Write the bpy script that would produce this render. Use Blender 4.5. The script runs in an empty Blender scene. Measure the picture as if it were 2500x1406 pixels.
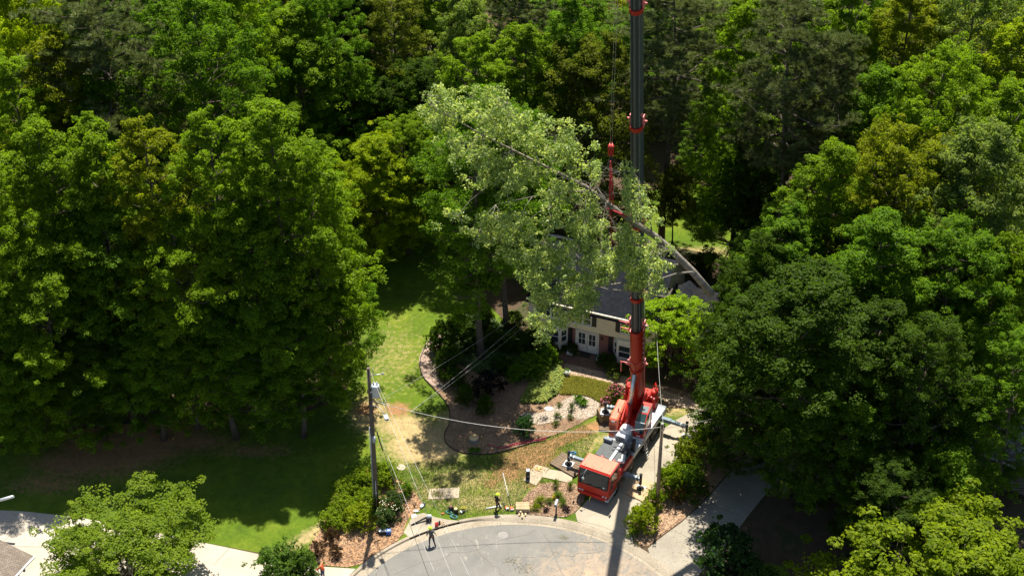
import bpy, bmesh, math, random
import numpy as np
from mathutils import Vector, Matrix, geometry
R = math.radians
sc = bpy.context.scene
# ------------------------------------------------------------------ camera
CAM_H, PITCH, FOC = 108.0, R(38), 4861.1
cd = bpy.data.cameras.new('camera'); cam = bpy.data.objects.new('camera', cd); sc.collection.objects.link(cam)
cam.location = (0, 0, CAM_H); cam.rotation_euler = (R(90) - PITCH, 0, 0)
cd.sensor_width = 36; cd.lens = 70.0; cd.clip_end = 3000; cd.clip_start = 1
sc.camera = cam
# ------------------------------------------------------------------ sky, sun, exposure
SUN_EL, SUN_AZ = 66.5, 6.0            # the sun stands behind the scene, a little to the right
w = bpy.data.worlds.new('World'); sc.world = w; w.use_nodes = True
nt = w.node_tree; bg = nt.nodes['Background']
sky = nt.nodes.new('ShaderNodeTexSky'); sky.sky_type = 'NISHITA'; sky.sun_disc = False
sky.sun_elevation = R(SUN_EL); sky.sun_rotation = R(SUN_AZ)
nt.links.new(sky.outputs[0], bg.inputs[0]); bg.inputs[1].default_value = 0.075
sl = bpy.data.lights.new('sun', 'SUN'); sun = bpy.data.objects.new('sun', sl); sc.collection.objects.link(sun)
sl.energy = 5.0; sl.angle = R(0.55); sl.color = (1.0, 0.935, 0.81)
sd = Vector((math.sin(R(SUN_AZ)) * math.cos(R(SUN_EL)), math.cos(R(SUN_AZ)) * math.cos(R(SUN_EL)), math.sin(R(SUN_EL))))
sun.rotation_euler = sd.to_track_quat('Z', 'Y').to_euler(); sun.location = (0, 150, 120)
sc.view_settings.view_transform = 'Standard'; sc.view_settings.look = 'None'
sc.view_settings.exposure = 0.9; sc.view_settings.gamma = 1.0
sc.cycles.max_bounces = 8; sc.cycles.transmission_bounces = 6; sc.cycles.diffuse_bounces = 4
# ------------------------------------------------------------------ surveying: photograph point -> place
_c, _s = math.cos(PITCH), math.sin(PITCH)
def ray(px, py):
    u = (px - 1250) / FOC; v = (703 - py) / FOC
    return Vector((u, _c + v * _s, -_s + v * _c))
def G(px, py, z=0.0):
    d = ray(px, py); return Vector((0, 0, CAM_H)) + d * ((z - CAM_H) / d.z)
def V(px, py, Y):
    d = ray(px, py); return Vector((0, 0, CAM_H)) + d * (Y / d.y)
def proj(p):
    zz = p[2] - CAM_H; f = p[1] * _c - zz * _s; u = p[1] * _s + zz * _c
    return 1250 + FOC * p[0] / f, 703 - FOC * u / f
# ------------------------------------------------------------------ object helpers
col = sc.collection
def tag(o, label=None, cat=None, group=None, kind=None):
    if label: o['label'] = label
    if cat: o['category'] = cat
    if group: o['group'] = group
    if kind: o['kind'] = kind
    return o
def thing(name, label, cat, loc=(0, 0, 0), rotz=0.0, group=None):
    o = bpy.data.objects.new(name, None); col.objects.link(o); o.empty_display_size = .3
    o.location = loc; o.rotation_euler = (0, 0, rotz)
    return tag(o, label, cat, group)
def link(name, me, parent=None, loc=None):
    o = bpy.data.objects.new(name, me); col.objects.link(o)
    if parent is not None: o.parent = parent
    if loc is not None: o.location = loc
    return o
def children(o): return list(o.children)
def copy_tree(o, parent=None):
    c = o.copy(); col.objects.link(c); c.parent = parent
    for ch in children(o): copy_tree(ch, c)
    return c
class MB:
    """collects shapes, links them as one mesh object"""
    def __init__(s): s.v = []; s.f = []; s.m = []; s.sm = []
    def add(s, vs, fs, m=0, smooth=False):
        b = len(s.v); s.v += [tuple(p) for p in vs]
        for f in fs: s.f.append([b + i for i in f]); s.m.append(m); s.sm.append(smooth)
        return s
    def box(s, c, d, m=0, rot=None, bev=0.0, taper=1.0):
        hx, hy, hz = d[0] / 2, d[1] / 2, d[2] / 2
        if bev > 0:
            b = min(bev, hx * .45, hy * .45, hz * .45)
            vs = []
            for sx in (-1, 1):
                for sy in (-1, 1):
                    for sz in (-1, 1):
                        vs += [(sx * hx, sy * (hy - b), sz * (hz - b)), (sx * (hx - b), sy * hy, sz * (hz - b)), (sx * (hx - b), sy * (hy - b), sz * hz)]
            bm = bmesh.new()
            for p in vs: bm.verts.new(p)
            r = bmesh.ops.convex_hull(bm, input=bm.verts[:])
            bmesh.ops.dissolve_limit(bm, angle_limit=0.02, verts=bm.verts[:], edges=bm.edges[:])
            bm.verts.index_update()
            vs = [v.co.copy() for v in bm.verts]; fs = [[v.index for v in f.verts] for f in bm.faces]; bm.free()
        else:
            vs = [Vector((x * hx * (taper if z > 0 else 1), y * hy * (taper if z > 0 else 1), z * hz)) for z in (-1, 1) for y in (-1, 1) for x in (-1, 1)]
            fs = [(0, 2, 3, 1), (4, 5, 7, 6), (0, 1, 5, 4), (2, 6, 7, 3), (0, 4, 6, 2), (1, 3, 7, 5)]
        c = Vector(c)
        if rot is not None:
            q = rot if isinstance(rot, Matrix) else Matrix.Rotation(rot, 3, 'Z')
            vs = [q @ Vector(p) for p in vs]
        return s.add([Vector(p) + c for p in vs], fs, m)
    def tube(s, pts, rad, n=8, m=0, caps=True, smooth=True):
        pts = [Vector(p) for p in pts]
        if not hasattr(rad, '__len__'): rad = [rad] * len(pts)
        rings = []; prev = None
        for i, p in enumerate(pts):
            t = (pts[min(i + 1, len(pts) - 1)] - pts[max(i - 1, 0)])
            t = t.normalized() if t.length > 1e-9 else Vector((0, 0, 1))
            a = Vector((0, 0, 1)) if abs(t.z) < .9 else Vector((1, 0, 0))
            if prev is not None: a = prev
            x = (a - t * a.dot(t)); x = x.normalized() if x.length > 1e-6 else t.orthogonal().normalized()
            prev = x; y = t.cross(x)
            rings.append([p + (x * math.cos(2 * math.pi * k / n) + y * math.sin(2 * math.pi * k / n)) * rad[i] for k in range(n)])
        vs = [q for r in rings for q in r]; fs = []
        for i in range(len(pts) - 1):
            for k in range(n):
                a, b = i * n + k, i * n + (k + 1) % n
                fs.append((a, b, b + n, a + n))
        s.add(vs, fs, m, smooth)
        if caps:
            b = len(s.v) - len(vs)
            s.f.append([b + k for k in reversed(range(n))]); s.m.append(m); s.sm.append(False)
            e = b + (len(pts) - 1) * n
            s.f.append([e + k for k in range(n)]); s.m.append(m); s.sm.append(False)
        return s
    def lathe(s, prof, c=(0, 0, 0), n=16, m=0, axis='Z', smooth=True):
        c = Vector(c); vs = []; fs = []
        for r, z in prof:
            for k in range(n):
                a = 2 * math.pi * k / n; p = (r * math.cos(a), r * math.sin(a), z)
                if axis == 'X': p = (p[2], p[0], p[1])
                if axis == 'Y': p = (p[0], p[2], p[1])
                vs.append(c + Vector(p))
        for i in range(len(prof) - 1):
            for k in range(n):
                a, b = i * n + k, i * n + (k + 1) % n
                fs.append((a, b, b + n, a + n))
        fs.append(tuple(reversed(range(n)))); fs.append(tuple(range((len(prof) - 1) * n, len(prof) * n)))
        return s.add(vs, fs, m, smooth)
    def prism(s, poly, z0, z1, m=0, mat=None):
        n = len(poly)
        vs = [Vector((p[0], p[1], z0)) for p in poly] + [Vector((p[0], p[1], z1)) for p in poly]
        if mat is not None: vs = [mat @ v for v in vs]
        fs = [tuple(reversed(range(n))), tuple(range(n, 2 * n))] + [(i, (i + 1) % n, n + (i + 1) % n, n + i) for i in range(n)]
        return s.add(vs, fs, m)
    def hull(s, pts, m=0):
        bm = bmesh.new()
        for p in pts: bm.verts.new(p)
        bmesh.ops.convex_hull(bm, input=bm.verts[:])
        bm.verts.index_update()
        vs = [v.co.copy() for v in bm.verts]; fs = [[v.index for v in f.verts] for f in bm.faces]; bm.free()
        return s.add(vs, fs, m)
    def sphere(s, c, r, m=0, n=10, k=6, sc3=(1, 1, 1)):
        vs = []; fs = []
        for i in range(k + 1):
            t = math.pi * i / k
            for j in range(n):
                a = 2 * math.pi * j / n
                vs.append((c[0] + r * sc3[0] * math.sin(t) * math.cos(a), c[1] + r * sc3[1] * math.sin(t) * math.sin(a), c[2] + r * sc3[2] * math.cos(t)))
        for i in range(k):
            for j in range(n):
                a, b = i * n + j, i * n + (j + 1) % n
                fs.append((a, a + n, b + n, b))
        return s.add(vs, fs, m, True)
    def mesh(s, name, mats):
        me = bpy.data.meshes.new(name); me.from_pydata(s.v, [], s.f)
        for x in (mats if isinstance(mats, (list, tuple)) else [mats]): me.materials.append(x)
        me.polygons.foreach_set('material_index', s.m); me.polygons.foreach_set('use_smooth', s.sm)
        bm = bmesh.new(); bm.from_mesh(me); bmesh.ops.recalc_face_normals(bm, faces=bm.faces[:]); bm.to_mesh(me); bm.free()
        me.update(); return me
    def build(s, name, mats, parent=None, loc=None):
        return link(name, s.mesh(name, mats), parent, loc)
# ------------------------------------------------------------------ materials
def newmat(name):
    m = bpy.data.materials.new(name); m.use_nodes = True; n = m.node_tree
    return m, n, n.nodes['Principled BSDF']
def N(n, t, **kw):
    x = n.nodes.new(t)
    for k, v in kw.items():
        if k.startswith('i_'): x.inputs[k[2:]].default_value = v
        elif k.startswith('n_'): x.inputs[int(k[2:])].default_value = v
        else: setattr(x, k, v)
    return x
def ramp(n, src, stops, interp='LINEAR'):
    r = n.nodes.new('ShaderNodeValToRGB'); r.color_ramp.interpolation = interp
    while len(r.color_ramp.elements) < len(stops): r.color_ramp.elements.new(.5)
    for e, (p, c) in zip(r.color_ramp.elements, stops):
        e.position = p; e.color = (*c, 1) if len(c) == 3 else c
    n.links.new(src, r.inputs[0]); return r
def mixc(n, fac, a, b, mode='MIX'):
    x = n.nodes.new('ShaderNodeMix'); x.data_type = 'RGBA'; x.blend_type = mode
    for s_, v in ((0, fac), (6, a), (7, b)):
        if hasattr(v, 'links') or hasattr(v, 'is_output'): n.links.new(v, x.inputs[s_])
        else: x.inputs[s_].default_value = v if s_ == 0 else (*v, 1)
    return x.outputs[2]
def noise(n, scale, detail=4, rough=.6, co=None, dist=0.0):
    x = N(n, 'ShaderNodeTexNoise'); x.inputs['Scale'].default_value = scale; x.inputs['Detail'].default_value = detail
    x.inputs['Roughness'].default_value = rough; x.inputs['Distortion'].default_value = dist
    if co is None:
        tc = n.nodes.get('tc') or N(n, 'ShaderNodeTexCoord'); tc.name = 'tc'; co = tc.outputs['Object']
    n.links.new(co, x.inputs['Vector']); return x.outputs['Fac']
def bump(n, src, pr, strength=.3, dist=.05):
    b = N(n, 'ShaderNodeBump'); b.inputs['Strength'].default_value = strength; b.inputs['Distance'].default_value = dist
    n.links.new(src, b.inputs['Height']); n.links.new(b.outputs[0], pr.inputs['Normal'])
_mats = {}
def mat(name, c, rough=.6, metal=0.0, var=.12, scale=3.0, bmp=0.0, spec=.5, dirt=0.0):
    if name in _mats: return _mats[name]
    m, n, p = newmat(name)
    f = noise(n, scale, 5, .65)
    lo = tuple(x * (1 - var) for x in c); hi = tuple(min(1, x * (1 + var)) for x in c)
    r = ramp(n, f, [(.3, lo), (.7, hi)]); out = r.outputs[0]
    if dirt > 0:
        f2 = noise(n, scale * .6 + .5, 7, .75)
        r2 = ramp(n, f2, [(.5, (0, 0, 0)), (.72, (1, 1, 1))])
        mm = N(n, 'ShaderNodeMath', operation='MULTIPLY'); mm.inputs[1].default_value = dirt; n.links.new(r2.outputs[0], mm.inputs[0])
        out = mixc(n, mm.outputs[0], out, (.10, .08, .055))
    n.links.new(out, p.inputs['Base Color'])
    p.inputs['Roughness'].default_value = rough; p.inputs['Metallic'].default_value = metal
    p.inputs['Specular IOR Level'].default_value = spec
    if bmp: bump(n, noise(n, scale * 6, 5), p, bmp, .02)
    _mats[name] = m; return m
def leafmat(name, trans=.42, rough=.42, yellow=(1.5, 1.35, .55), spec=.35, fixed=None):
    if name in _mats: return _mats[name]
    m, n, p = newmat(name)
    if fixed: c0 = N(n, 'ShaderNodeRGB'); c0.outputs[0].default_value = (*fixed, 1)
    else: c0 = N(n, 'ShaderNodeObjectInfo')
    src = c0.outputs['Color'] if not fixed else c0.outputs[0]
    at = N(n, 'ShaderNodeAttribute', attribute_name='lv')
    r = ramp(n, at.outputs['Fac'], [(0, (.50, .60, .55)), (.5, (.95, 1.0, .9)), (1, (1.5, 1.42, 1.1))])
    cc = mixc(n, 1.0, src, r.outputs[0], 'MULTIPLY')
    n.links.new(cc, p.inputs['Base Color']); p.inputs['Roughness'].default_value = rough; p.inputs['Specular IOR Level'].default_value = spec
    tr = N(n, 'ShaderNodeBsdfTranslucent'); tcol = mixc(n, 1.0, cc, yellow, 'MULTIPLY'); n.links.new(tcol, tr.inputs[0])
    mx = N(n, 'ShaderNodeMixShader'); mx.inputs[0].default_value = trans
    n.links.new(p.outputs[0], mx.inputs[1]); n.links.new(tr.outputs[0], mx.inputs[2])
    n.links.new(mx.outputs[0], n.nodes['Material Output'].inputs[0])
    _mats[name] = m; return m
def surf(name, stops, scale, rough=.9, fine=40.0, bs=.5, bd=.03, extra=None, detail=8):
    """ground-like surface: large patches times fine grain, with relief"""
    m, n, p = newmat(name)
    big = noise(n, scale, detail, .62); r = ramp(n, big, stops)
    fn = noise(n, fine, 5, .7); r2 = ramp(n, fn, [(.3, (.62, .62, .62)), (.7, (1.35, 1.35, 1.35))])
    out = mixc(n, 1.0, r.outputs[0], r2.outputs[0], 'MULTIPLY')
    if extra: out = extra(n, out)
    n.links.new(out, p.inputs['Base Color']); p.inputs['Roughness'].default_value = rough; p.inputs['Specular IOR Level'].default_value = .25
    bump(n, fn, p, bs, bd); _mats[name] = m; return m
LEAF = leafmat('leaf', .54, .55, (1.38, 1.5, .45), .12); NEEDLE = leafmat('needle', .30, .55, (1.2, 1.2, .8), .3)
PALE = leafmat('pale_leaf', .44, .42, (1.35, 1.35, .6), .30)
BARK = mat('bark', (.105, .083, .062), .95, 0, .45, 4, .8)
BARKP = mat('pale_bark', (.20, .18, .145), .9, 0, .4, 3, .6)
CONC = surf('concrete', [(.2, (0.232, 0.201, 0.155)), (.5, (0.339, 0.296, 0.229)), (.8, (0.427, 0.378, 0.298))], .35, .85, 26, .15, .01)
ASPH = None
RED = mat('crane_red', (.44, .018, .008), .42, 0, .10, 1.2, 0, .35, .18)
REDD = mat('boom_red', (.40, .018, .008), .38, 0, .10, 1.2, 0, .4, .10)
WHITE = mat('white_paint', (.72, .72, .72), .4, 0, .05, 2, 0, .5, .15)
GREY = mat('grey_paint', (.16, .19, .22), .45, 0, .1, 2, 0, .5, .25)
LGREY = mat('light_grey_paint', (.40, .43, .46), .45, 0, .1, 2, 0, .5, .25)
DGREY = mat('dark_grey_deck', (.06, .068, .075), .6, 0, .2, 3, .2, .4, .2)
BLACK = mat('black_rubber', (.018, .018, .019), .75, 0, .2, 5, .2)
SLATE = mat('dark_boom_paint', (.050, .064, .064), .30, 0, .08, 1, 0, .5, .1)
BLUEG = mat('blue_grey_steel', (.13, .19, .23), .4, 0, .08, 2, 0, .5, .12)
CHROME = mat('chrome', (.82, .81, .78), .42, .85, .05)
STEEL = mat('galvanised_steel', (.45, .47, .48), .45, .6, .15, 6)
WOOD = mat('new_lumber', (.46, .34, .20), .8, 0, .18, 6, .2)
OLDW = mat('weathered_timber', (.16, .115, .075), .9, 0, .35, 4, .4)
PLY = mat('plywood', (.40, .325, .235), .8, 0, .10, 1.5, .05, .3, .08)
GLASS = mat('dark_glass', (.012, .018, .02), .06, 0, .0, 1, 0, .8)
GLASSB = mat('green_glass', (.02, .05, .055), .05, 0, .3, 2, 0, .9)
SKIN = mat('skin', (.45, .24, .16), .6); BLKC = mat('black_cloth', (.012, .012, .014), .9)
POLEW = mat('pole_wood', (.11, .088, .065), .9, 0, .3, 3, .5)
POLEL = mat('tan_pole_wood', (.26, .19, .12), .9, 0, .25, 3, .5)
ORANGE = mat('orange_plastic', (.75, .16, .02), .45); YELLOW = mat('yellow_plastic', (.8, .62, .03), .5)
HIVIS = mat('lime_helmet', (.62, .85, .03), .35)
# ------------------------------------------------------------------ foliage
def leaf_mesh(name, P, Nn, size, mat_, lv, aspect=.62, fold=.22, seed=0):
    """P (n,3) centres, Nn (n,3) normals, size (n,), lv (n,): one folded four-cornered leaf each"""
    rg = np.random.default_rng(seed); n = len(P)
    Nn = Nn / (np.linalg.norm(Nn, axis=1, keepdims=True) + 1e-9)
    t = rg.normal(size=(n, 3)); t -= Nn * (t * Nn).sum(1, keepdims=True); t /= np.linalg.norm(t, axis=1, keepdims=True) + 1e-9
    b = np.cross(Nn, t); s = size[:, None]
    v = np.empty((n, 4, 3), np.float32)
    v[:, 0] = P - t * s * .5; v[:, 2] = P + t * s * .5
    v[:, 1] = P + b * s * .5 * aspect + Nn * s * fold - t * s * .06; v[:, 3] = P - b * s * .5 * aspect + Nn * s * fold - t * s * .06
    me = bpy.data.meshes.new(name)
    me.vertices.add(n * 4); me.vertices.foreach_set('co', v.reshape(-1))
    me.loops.add(n * 4); me.loops.foreach_set('vertex_index', np.arange(n * 4, dtype=np.int32))
    me.polygons.add(n); me.polygons.foreach_set('loop_start', np.arange(0, n * 4, 4, dtype=np.int32)); me.polygons.foreach_set('loop_total', np.full(n, 4, np.int32))
    a = me.attributes.new('lv', 'FLOAT', 'FACE'); a.data.foreach_set('value', np.clip(lv, 0, 1).astype(np.float32))
    me.materials.append(mat_); me.update(calc_edges=True); return me
def clump_leaves(cs, rad, per, rg, ls, flat=.65, up=.55, droop=0.0, rnd=.5):
    """cs (k,3) clump centres -> leaves on upper, outer shells"""
    k = len(cs); n = k * per
    d = rg.normal(size=(n, 3)); d /= np.linalg.norm(d, axis=1, keepdims=True)
    d[:, 2] = np.where((d[:, 2] < -.25) & (rg.random(n) < .7), -d[:, 2], d[:, 2])
    rr = (rad[np.repeat(np.arange(k), per)] * (.45 + .6 * rg.random(n)))[:, None]
    P = np.repeat(cs, per, 0) + d * rr * np.array([1, 1, flat]); P[:, 2] -= droop * rr[:, 0] * rg.random(n)
    Nn = d * .8 + np.array([0, 0, up]) + rg.normal(size=(n, 3)) * rnd
    size = ls * (.65 + .7 * rg.random(n))
    lv = .44 + .22 * rg.normal(size=n) + np.repeat(rg.normal(size=k) * .13, per)
    return P, Nn, size, lv
SHAPES = {
    'tall': lambda t: (math.sin(math.pi * min(1, (t * .86 + .14)) ** .9) ** .46) * (1 - .25 * t),
    'oval': lambda t: max(0.05, 1 - ((t - .46) / .56) ** 2) ** .5,
    'cone': lambda t: max(.07, (1 - t) ** .72) * (1 if t > .1 else .6 + 4 * t),
    'dome': lambda t: max(.05, 1 - max(0, (t - .25) / .77) ** 2) ** .5 * (1 if t > .25 else .75 + t),
    'spread': lambda t: max(.05, 1 - max(0, (t - .5) / .52) ** 2) ** .5 * (.55 + .9 * min(t, .5)),
}
def tree_proto(seed, H, Rc, base, shape, nl=44, lobe=1.9, per_lobe=15, per=46, clump=.62, ls=.26, trunk=.32, asym=.25, rise=.35, leafm=None, multi=1, flat=.85, up=.55, bark=None, clf=.65, rnd=.5):
    rg = np.random.default_rng(seed); random.seed(seed); f = SHAPES[shape]
    tb = MB(); ctr = []; rads = []
    ph = rg.random(4) * 6.28
    def outline(az): return 1 + asym * (.6 * math.sin(2 * az + ph[0]) + .4 * math.sin(3 * az + ph[1])) 
    nseg = 8; tp = []
    bx, by = rg.normal(size=2) * .03 * H * .3
    for i in range(nseg + 1):
        q = i / nseg; tp.append(Vector((bx * math.sin(q * 3) + .1 * math.sin(q * 7 + ph[2]), by * math.sin(q * 2.4) + .1 * math.cos(q * 6 + ph[3]), H * .95 * q)))
    if multi == 1: tb.tube(tp, [trunk * (1.25 if i == 0 else 1) * (1 - .88 * i / nseg) for i in range(nseg + 1)], 8)
    def tpt(z):
        q = min(.999, z / (H * .95)) * nseg; i = int(q); return tp[i].lerp(tp[i + 1], q - i)
    for li in range(nl):
        t = ((li + .5 + .5 * rg.normal()) / nl); t = min(.99, max(.01, t)) ** .85
        az = li * 2.39996 + rg.normal() * .25
        rr = Rc * f(t) * outline(az) * (.80 + .28 * rg.random())
        z = H * (base + (1 - base) * t) - .04 * H * rg.random()
        inner = rg.random() < .18
        if inner: rr *= .45
        lr = lobe * (.5 + .95 * rg.random() ** 1.3) * (.6 + .4 * f(t)) * min(1, (.35 + rr / Rc))
        rr = max(0, rr - lr * .75)
        c = tpt(z) * (1 if multi == 1 else 0) + Vector((math.cos(az) * rr, math.sin(az) * rr, 0)); c.z = z
        c.z = min(c.z, H - lr * flat * .6)
        z0 = max(base * H * .8, z - rr * rise * (1.2 + .6 * rg.random()) - .3)
        if multi == 1: a0 = tpt(z0)
        else:
            k = li % multi; a0 = Vector((math.cos(k * 6.28 / multi) * .35, math.sin(k * 6.28 / multi) * .35, H * .02)); 
        mid = a0.lerp(c, .55) + Vector((rg.normal() * .25, rg.normal() * .25, -.12 * rr + (.1 * H if multi > 1 else 0)))
        tr0 = trunk * (.34 if multi == 1 else .5) * (1 - .5 * t)
        tb.tube([a0, a0.lerp(mid, .5), mid, c], [tr0, tr0 * .75, tr0 * .5, tr0 * .18], 5, caps=False)
        for j in range(per_lobe):
            d = rg.normal(size=3); d /= np.linalg.norm(d)
            if d[2] < -.3: d[2] *= -.5
            # push toward the outside of the crown
            o = np.array([math.cos(az), math.sin(az), .15]) * (.35 if not inner else 0)
            cc = np.array(c) + (d + o) * lr * np.array([1, 1, flat]) * (.5 + .55 * rg.random())
            ctr.append(cc); rads.append(clump * (.7 + .6 * rg.random()))
            if j % 4 == 0:   # strays between the boughs
                ctr.append(np.array(c) + d * lr * np.array([1, 1, flat * 1.25]) * (1.1 + .9 * rg.random())); rads.append(clump * (.5 + .4 * rg.random()))
            if j % 3 == 0: tb.tube([mid.lerp(c, .6 + .4 * rg.random()), Vector(cc)], [tr0 * .22, .012], 3, caps=False)
    ctr = np.array(ctr); rads = np.array(rads)
    ctr[:, 2] = np.maximum(ctr[:, 2], .25)
    P, Nn, sz, lv = clump_leaves(ctr, rads, per, rg, ls, clf, up, 0, rnd)
    crown = leaf_mesh('crown', P, Nn, sz, leafm or LEAF, lv, seed=seed)
    return tb.mesh('trunk', bark or BARK), crown
def pine_proto(seed, H, Rc, base, nl=44, per=58, dens=13):
    rg = np.random.default_rng(seed); tb = MB(); P = []; D = []
    nseg = 8; ph = rg.random(2) * 6
    tp = [Vector((.5 * math.sin(i * .55 + ph[0]) * i / nseg, .5 * math.cos(i * .5 + ph[1]) * i / nseg, H * .97 * i / nseg)) for i in range(nseg + 1)]
    tb.tube(tp, [.30 * (1 - .85 * i / nseg) for i in range(nseg + 1)], 8)
    def tpt(z):
        q = min(.999, z / (H * .97)) * nseg; i = int(q); return tp[i].lerp(tp[i + 1], q - i)
    for li in range(nl):
        t = min(.98, (li + rg.random()) / nl); az = li * 2.4 + rg.normal() * .3
        rr = Rc * (math.sin(math.pi * (.18 + .78 * t)) ** .7) * (.65 + .5 * rg.random())
        z = H * (base + (1 - base) * t); a0 = tpt(z - .12 * rr)
        e = a0 + Vector((math.cos(az) * rr, math.sin(az) * rr, .22 * rr + rg.normal() * .4))
        mid = a0.lerp(e, .5) + Vector((rg.normal() * .3, rg.normal() * .3, -.05 * rr))
        tb.tube([a0, mid, e], [.085, .06, .02], 5, caps=False)
        for j in range(dens):
            q = .35 + .7 * rg.random(); b0 = (a0.lerp(mid, q * 2) if q < .5 else mid.lerp(e, min(1, (q - .5) * 2)))
            off = Vector(rg.normal(size=3)); off.z = abs(off.z) * .45; off *= .16 * rr * (.5 + rg.random()) 
            tip = b0 + off; tb.tube([b0, tip], [.022, .01], 3, caps=False)
            for s_ in range(3):
                P.append(np.array(tip) + rg.normal(size=3) * .28 * np.array([1, 1, .6])); D.append(np.array(off.normalized()) if off.length > 0 else np.array([0, 0, 1.]))
    P = np.array(P); D = np.array(D); k = len(P)
    d = rg.normal(size=(k * per, 3)); d[:, 2] = np.abs(d[:, 2]) * .9; d += np.repeat(D, per, 0) * .8
    d /= np.linalg.norm(d, axis=1, keepdims=True)
    L = .30 + .16 * rg.random(k * per); c = np.repeat(P, per, 0) + d * L[:, None] * .6
    n = len(c); nn = rg.normal(size=(n, 3)); b = np.cross(d, nn); b /= np.linalg.norm(b, axis=1, keepdims=True)
    v = np.empty((n, 3, 3), np.float32); v[:, 0] = c - d * L[:, None] * .5 - b * .022; v[:, 1] = c - d * L[:, None] * .5 + b * .022; v[:, 2] = c + d * L[:, None] * .5
    me = bpy.data.meshes.new('crown'); me.vertices.add(n * 3); me.vertices.foreach_set('co', v.reshape(-1))
    me.loops.add(n * 3); me.loops.foreach_set('vertex_index', np.arange(n * 3, dtype=np.int32))
    me.polygons.add(n); me.polygons.foreach_set('loop_start', np.arange(0, n * 3, 3, dtype=np.int32)); me.polygons.foreach_set('loop_total', np.full(n, 3, np.int32))
    a = me.attributes.new('lv', 'FLOAT', 'FACE'); a.data.foreach_set('value', np.clip(.45 + .2 * rg.normal(size=n), 0, 1).astype(np.float32))
    me.materials.append(NEEDLE); me.update(calc_edges=True)
    return tb.mesh('trunk', BARK), me
PROTO = {}
def pro(k, fn, H, Rc):
    me = fn[1]; a = np.empty(len(me.vertices) * 3, np.float32); me.vertices.foreach_get('co', a); a = a.reshape(-1, 3)
    PROTO[k] = (*fn, H, float(np.percentile(np.hypot(a[:, 0], a[:, 1]), 97)))
pro('t1', tree_proto(11, 28, 6.2, .10, 'tall', 92, 1.55, 12, 54, .50, .19), 28, 6.2)
pro('t2', tree_proto(12, 28, 6.0, .08, 'tall', 100, 1.35, 12, 50, .46, .19, asym=.35), 28, 6.0)
pro('t3', tree_proto(13, 26, 6.6, .12, 'oval', 90, 1.7, 13, 52, .52, .20, asym=.3), 26, 6.6)
pro('t4', tree_proto(14, 25, 5.6, .10, 'tall', 88, 1.4, 12, 50, .48, .20, asym=.2), 25, 5.6)
pro('t5', tree_proto(15, 22, 6.0, .12, 'dome', 78, 1.75, 14, 52, .56, .21, asym=.3), 22, 6.0)
pro('t6', tree_proto(16, 26, 5.2, .30, 'oval', 60, 1.7, 13, 40, .55, .20, asym=.45, flat=.45), 26, 5.2)
pro('t7', tree_proto(17, 26, 5.8, .30, 'dome', 84, 1.6, 13, 52, .52, .20, asym=.25), 26, 5.8)
pro('s1', tree_proto(21, 8, 4.6, .12, 'spread', 50, 1.2, 14, 48, clump=.38, ls=.145, trunk=.12, multi=7, flat=.5, rise=.2, asym=.2, up=.8), 8, 4.6)
pro('s2', tree_proto(22, 9, 5.5, .12, 'dome', 60, 1.35, 15, 50, clump=.44, ls=.195, trunk=.2, asym=.2, up=.6), 9, 5.5)
pro('m1', tree_proto(23, 7, 2.9, .16, 'oval', 44, .95, 12, 26, clump=.34, ls=.15, trunk=.1, flat=.3, up=1.3, asym=.25, multi=3, clf=.3, rnd=.3), 7, 2.9)
pro('y1', tree_proto(24, 12, 3.6, .42, 'oval', 36, 1.4, 14, 32, clump=.5, ls=.22, trunk=.14), 12, 3.6)
pro('p1', pine_proto(31, 27, 5.2, .46), 27, 5.2)
pro('p2', pine_proto(32, 28, 4.6, .50, 38), 28, 4.6)
def shrub_proto(seed, r, h, nl, lobe, per_lobe, per, clump, ls, up=.6, thin=False):
    return tree_proto(seed, h, r, .06, 'dome', nl, lobe, per_lobe, per, clump, ls, .04, .15, .3, multi=5, flat=.75, up=up)
pro('b1', shrub_proto(41, 1.0, 1.3, 26, .42, 9, 12, .18, .11), 1.3, 1.0)
pro('b2', shrub_proto(42, 1.0, 1.2, 22, .36, 8, 10, .20, .15), 1.2, 1.0)
pro('b3', shrub_proto(43, 1.0, 1.6, 24, .38, 8, 9, .17, .12, .3), 1.6, 1.0)
pro('b4', shrub_proto(44, 1.0, 1.1, 20, .40, 8, 12, .16, .08), 1.1, 1.0)
def tuft_proto(seed, n=90, h=.5, r=.3, wd=.03):
    rg = np.random.default_rng(seed); b = MB()
    for i in range(n):
        a = rg.random() * 6.28; q = rg.random() ** .5 * r * .4; L = h * (.6 + .6 * rg.random()); o = r * (.3 + 1.0 * rg.random())
        p0 = Vector((math.cos(a) * q, math.sin(a) * q, 0)); p1 = p0 + Vector((math.cos(a) * o * .4, math.sin(a) * o * .4, L * .8)); p2 = p0 + Vector((math.cos(a) * o, math.sin(a) * o, L * .62))
        s_ = Vector((-math.sin(a), math.cos(a), 0)) * wd
        b.add([p0 - s_, p0 + s_, p1 + s_ * .8, p1 - s_ * .8, p2], [(0, 1, 2, 3), (3, 2, 4)])
    me = b.mesh('blades', LEAF); at = me.attributes.new('lv', 'FLOAT', 'FACE'); at.data.foreach_set('value', rg.random(len(me.polygons)).astype(np.float32)); return me
TUFT = tuft_proto(5)
random.seed(3)
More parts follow.
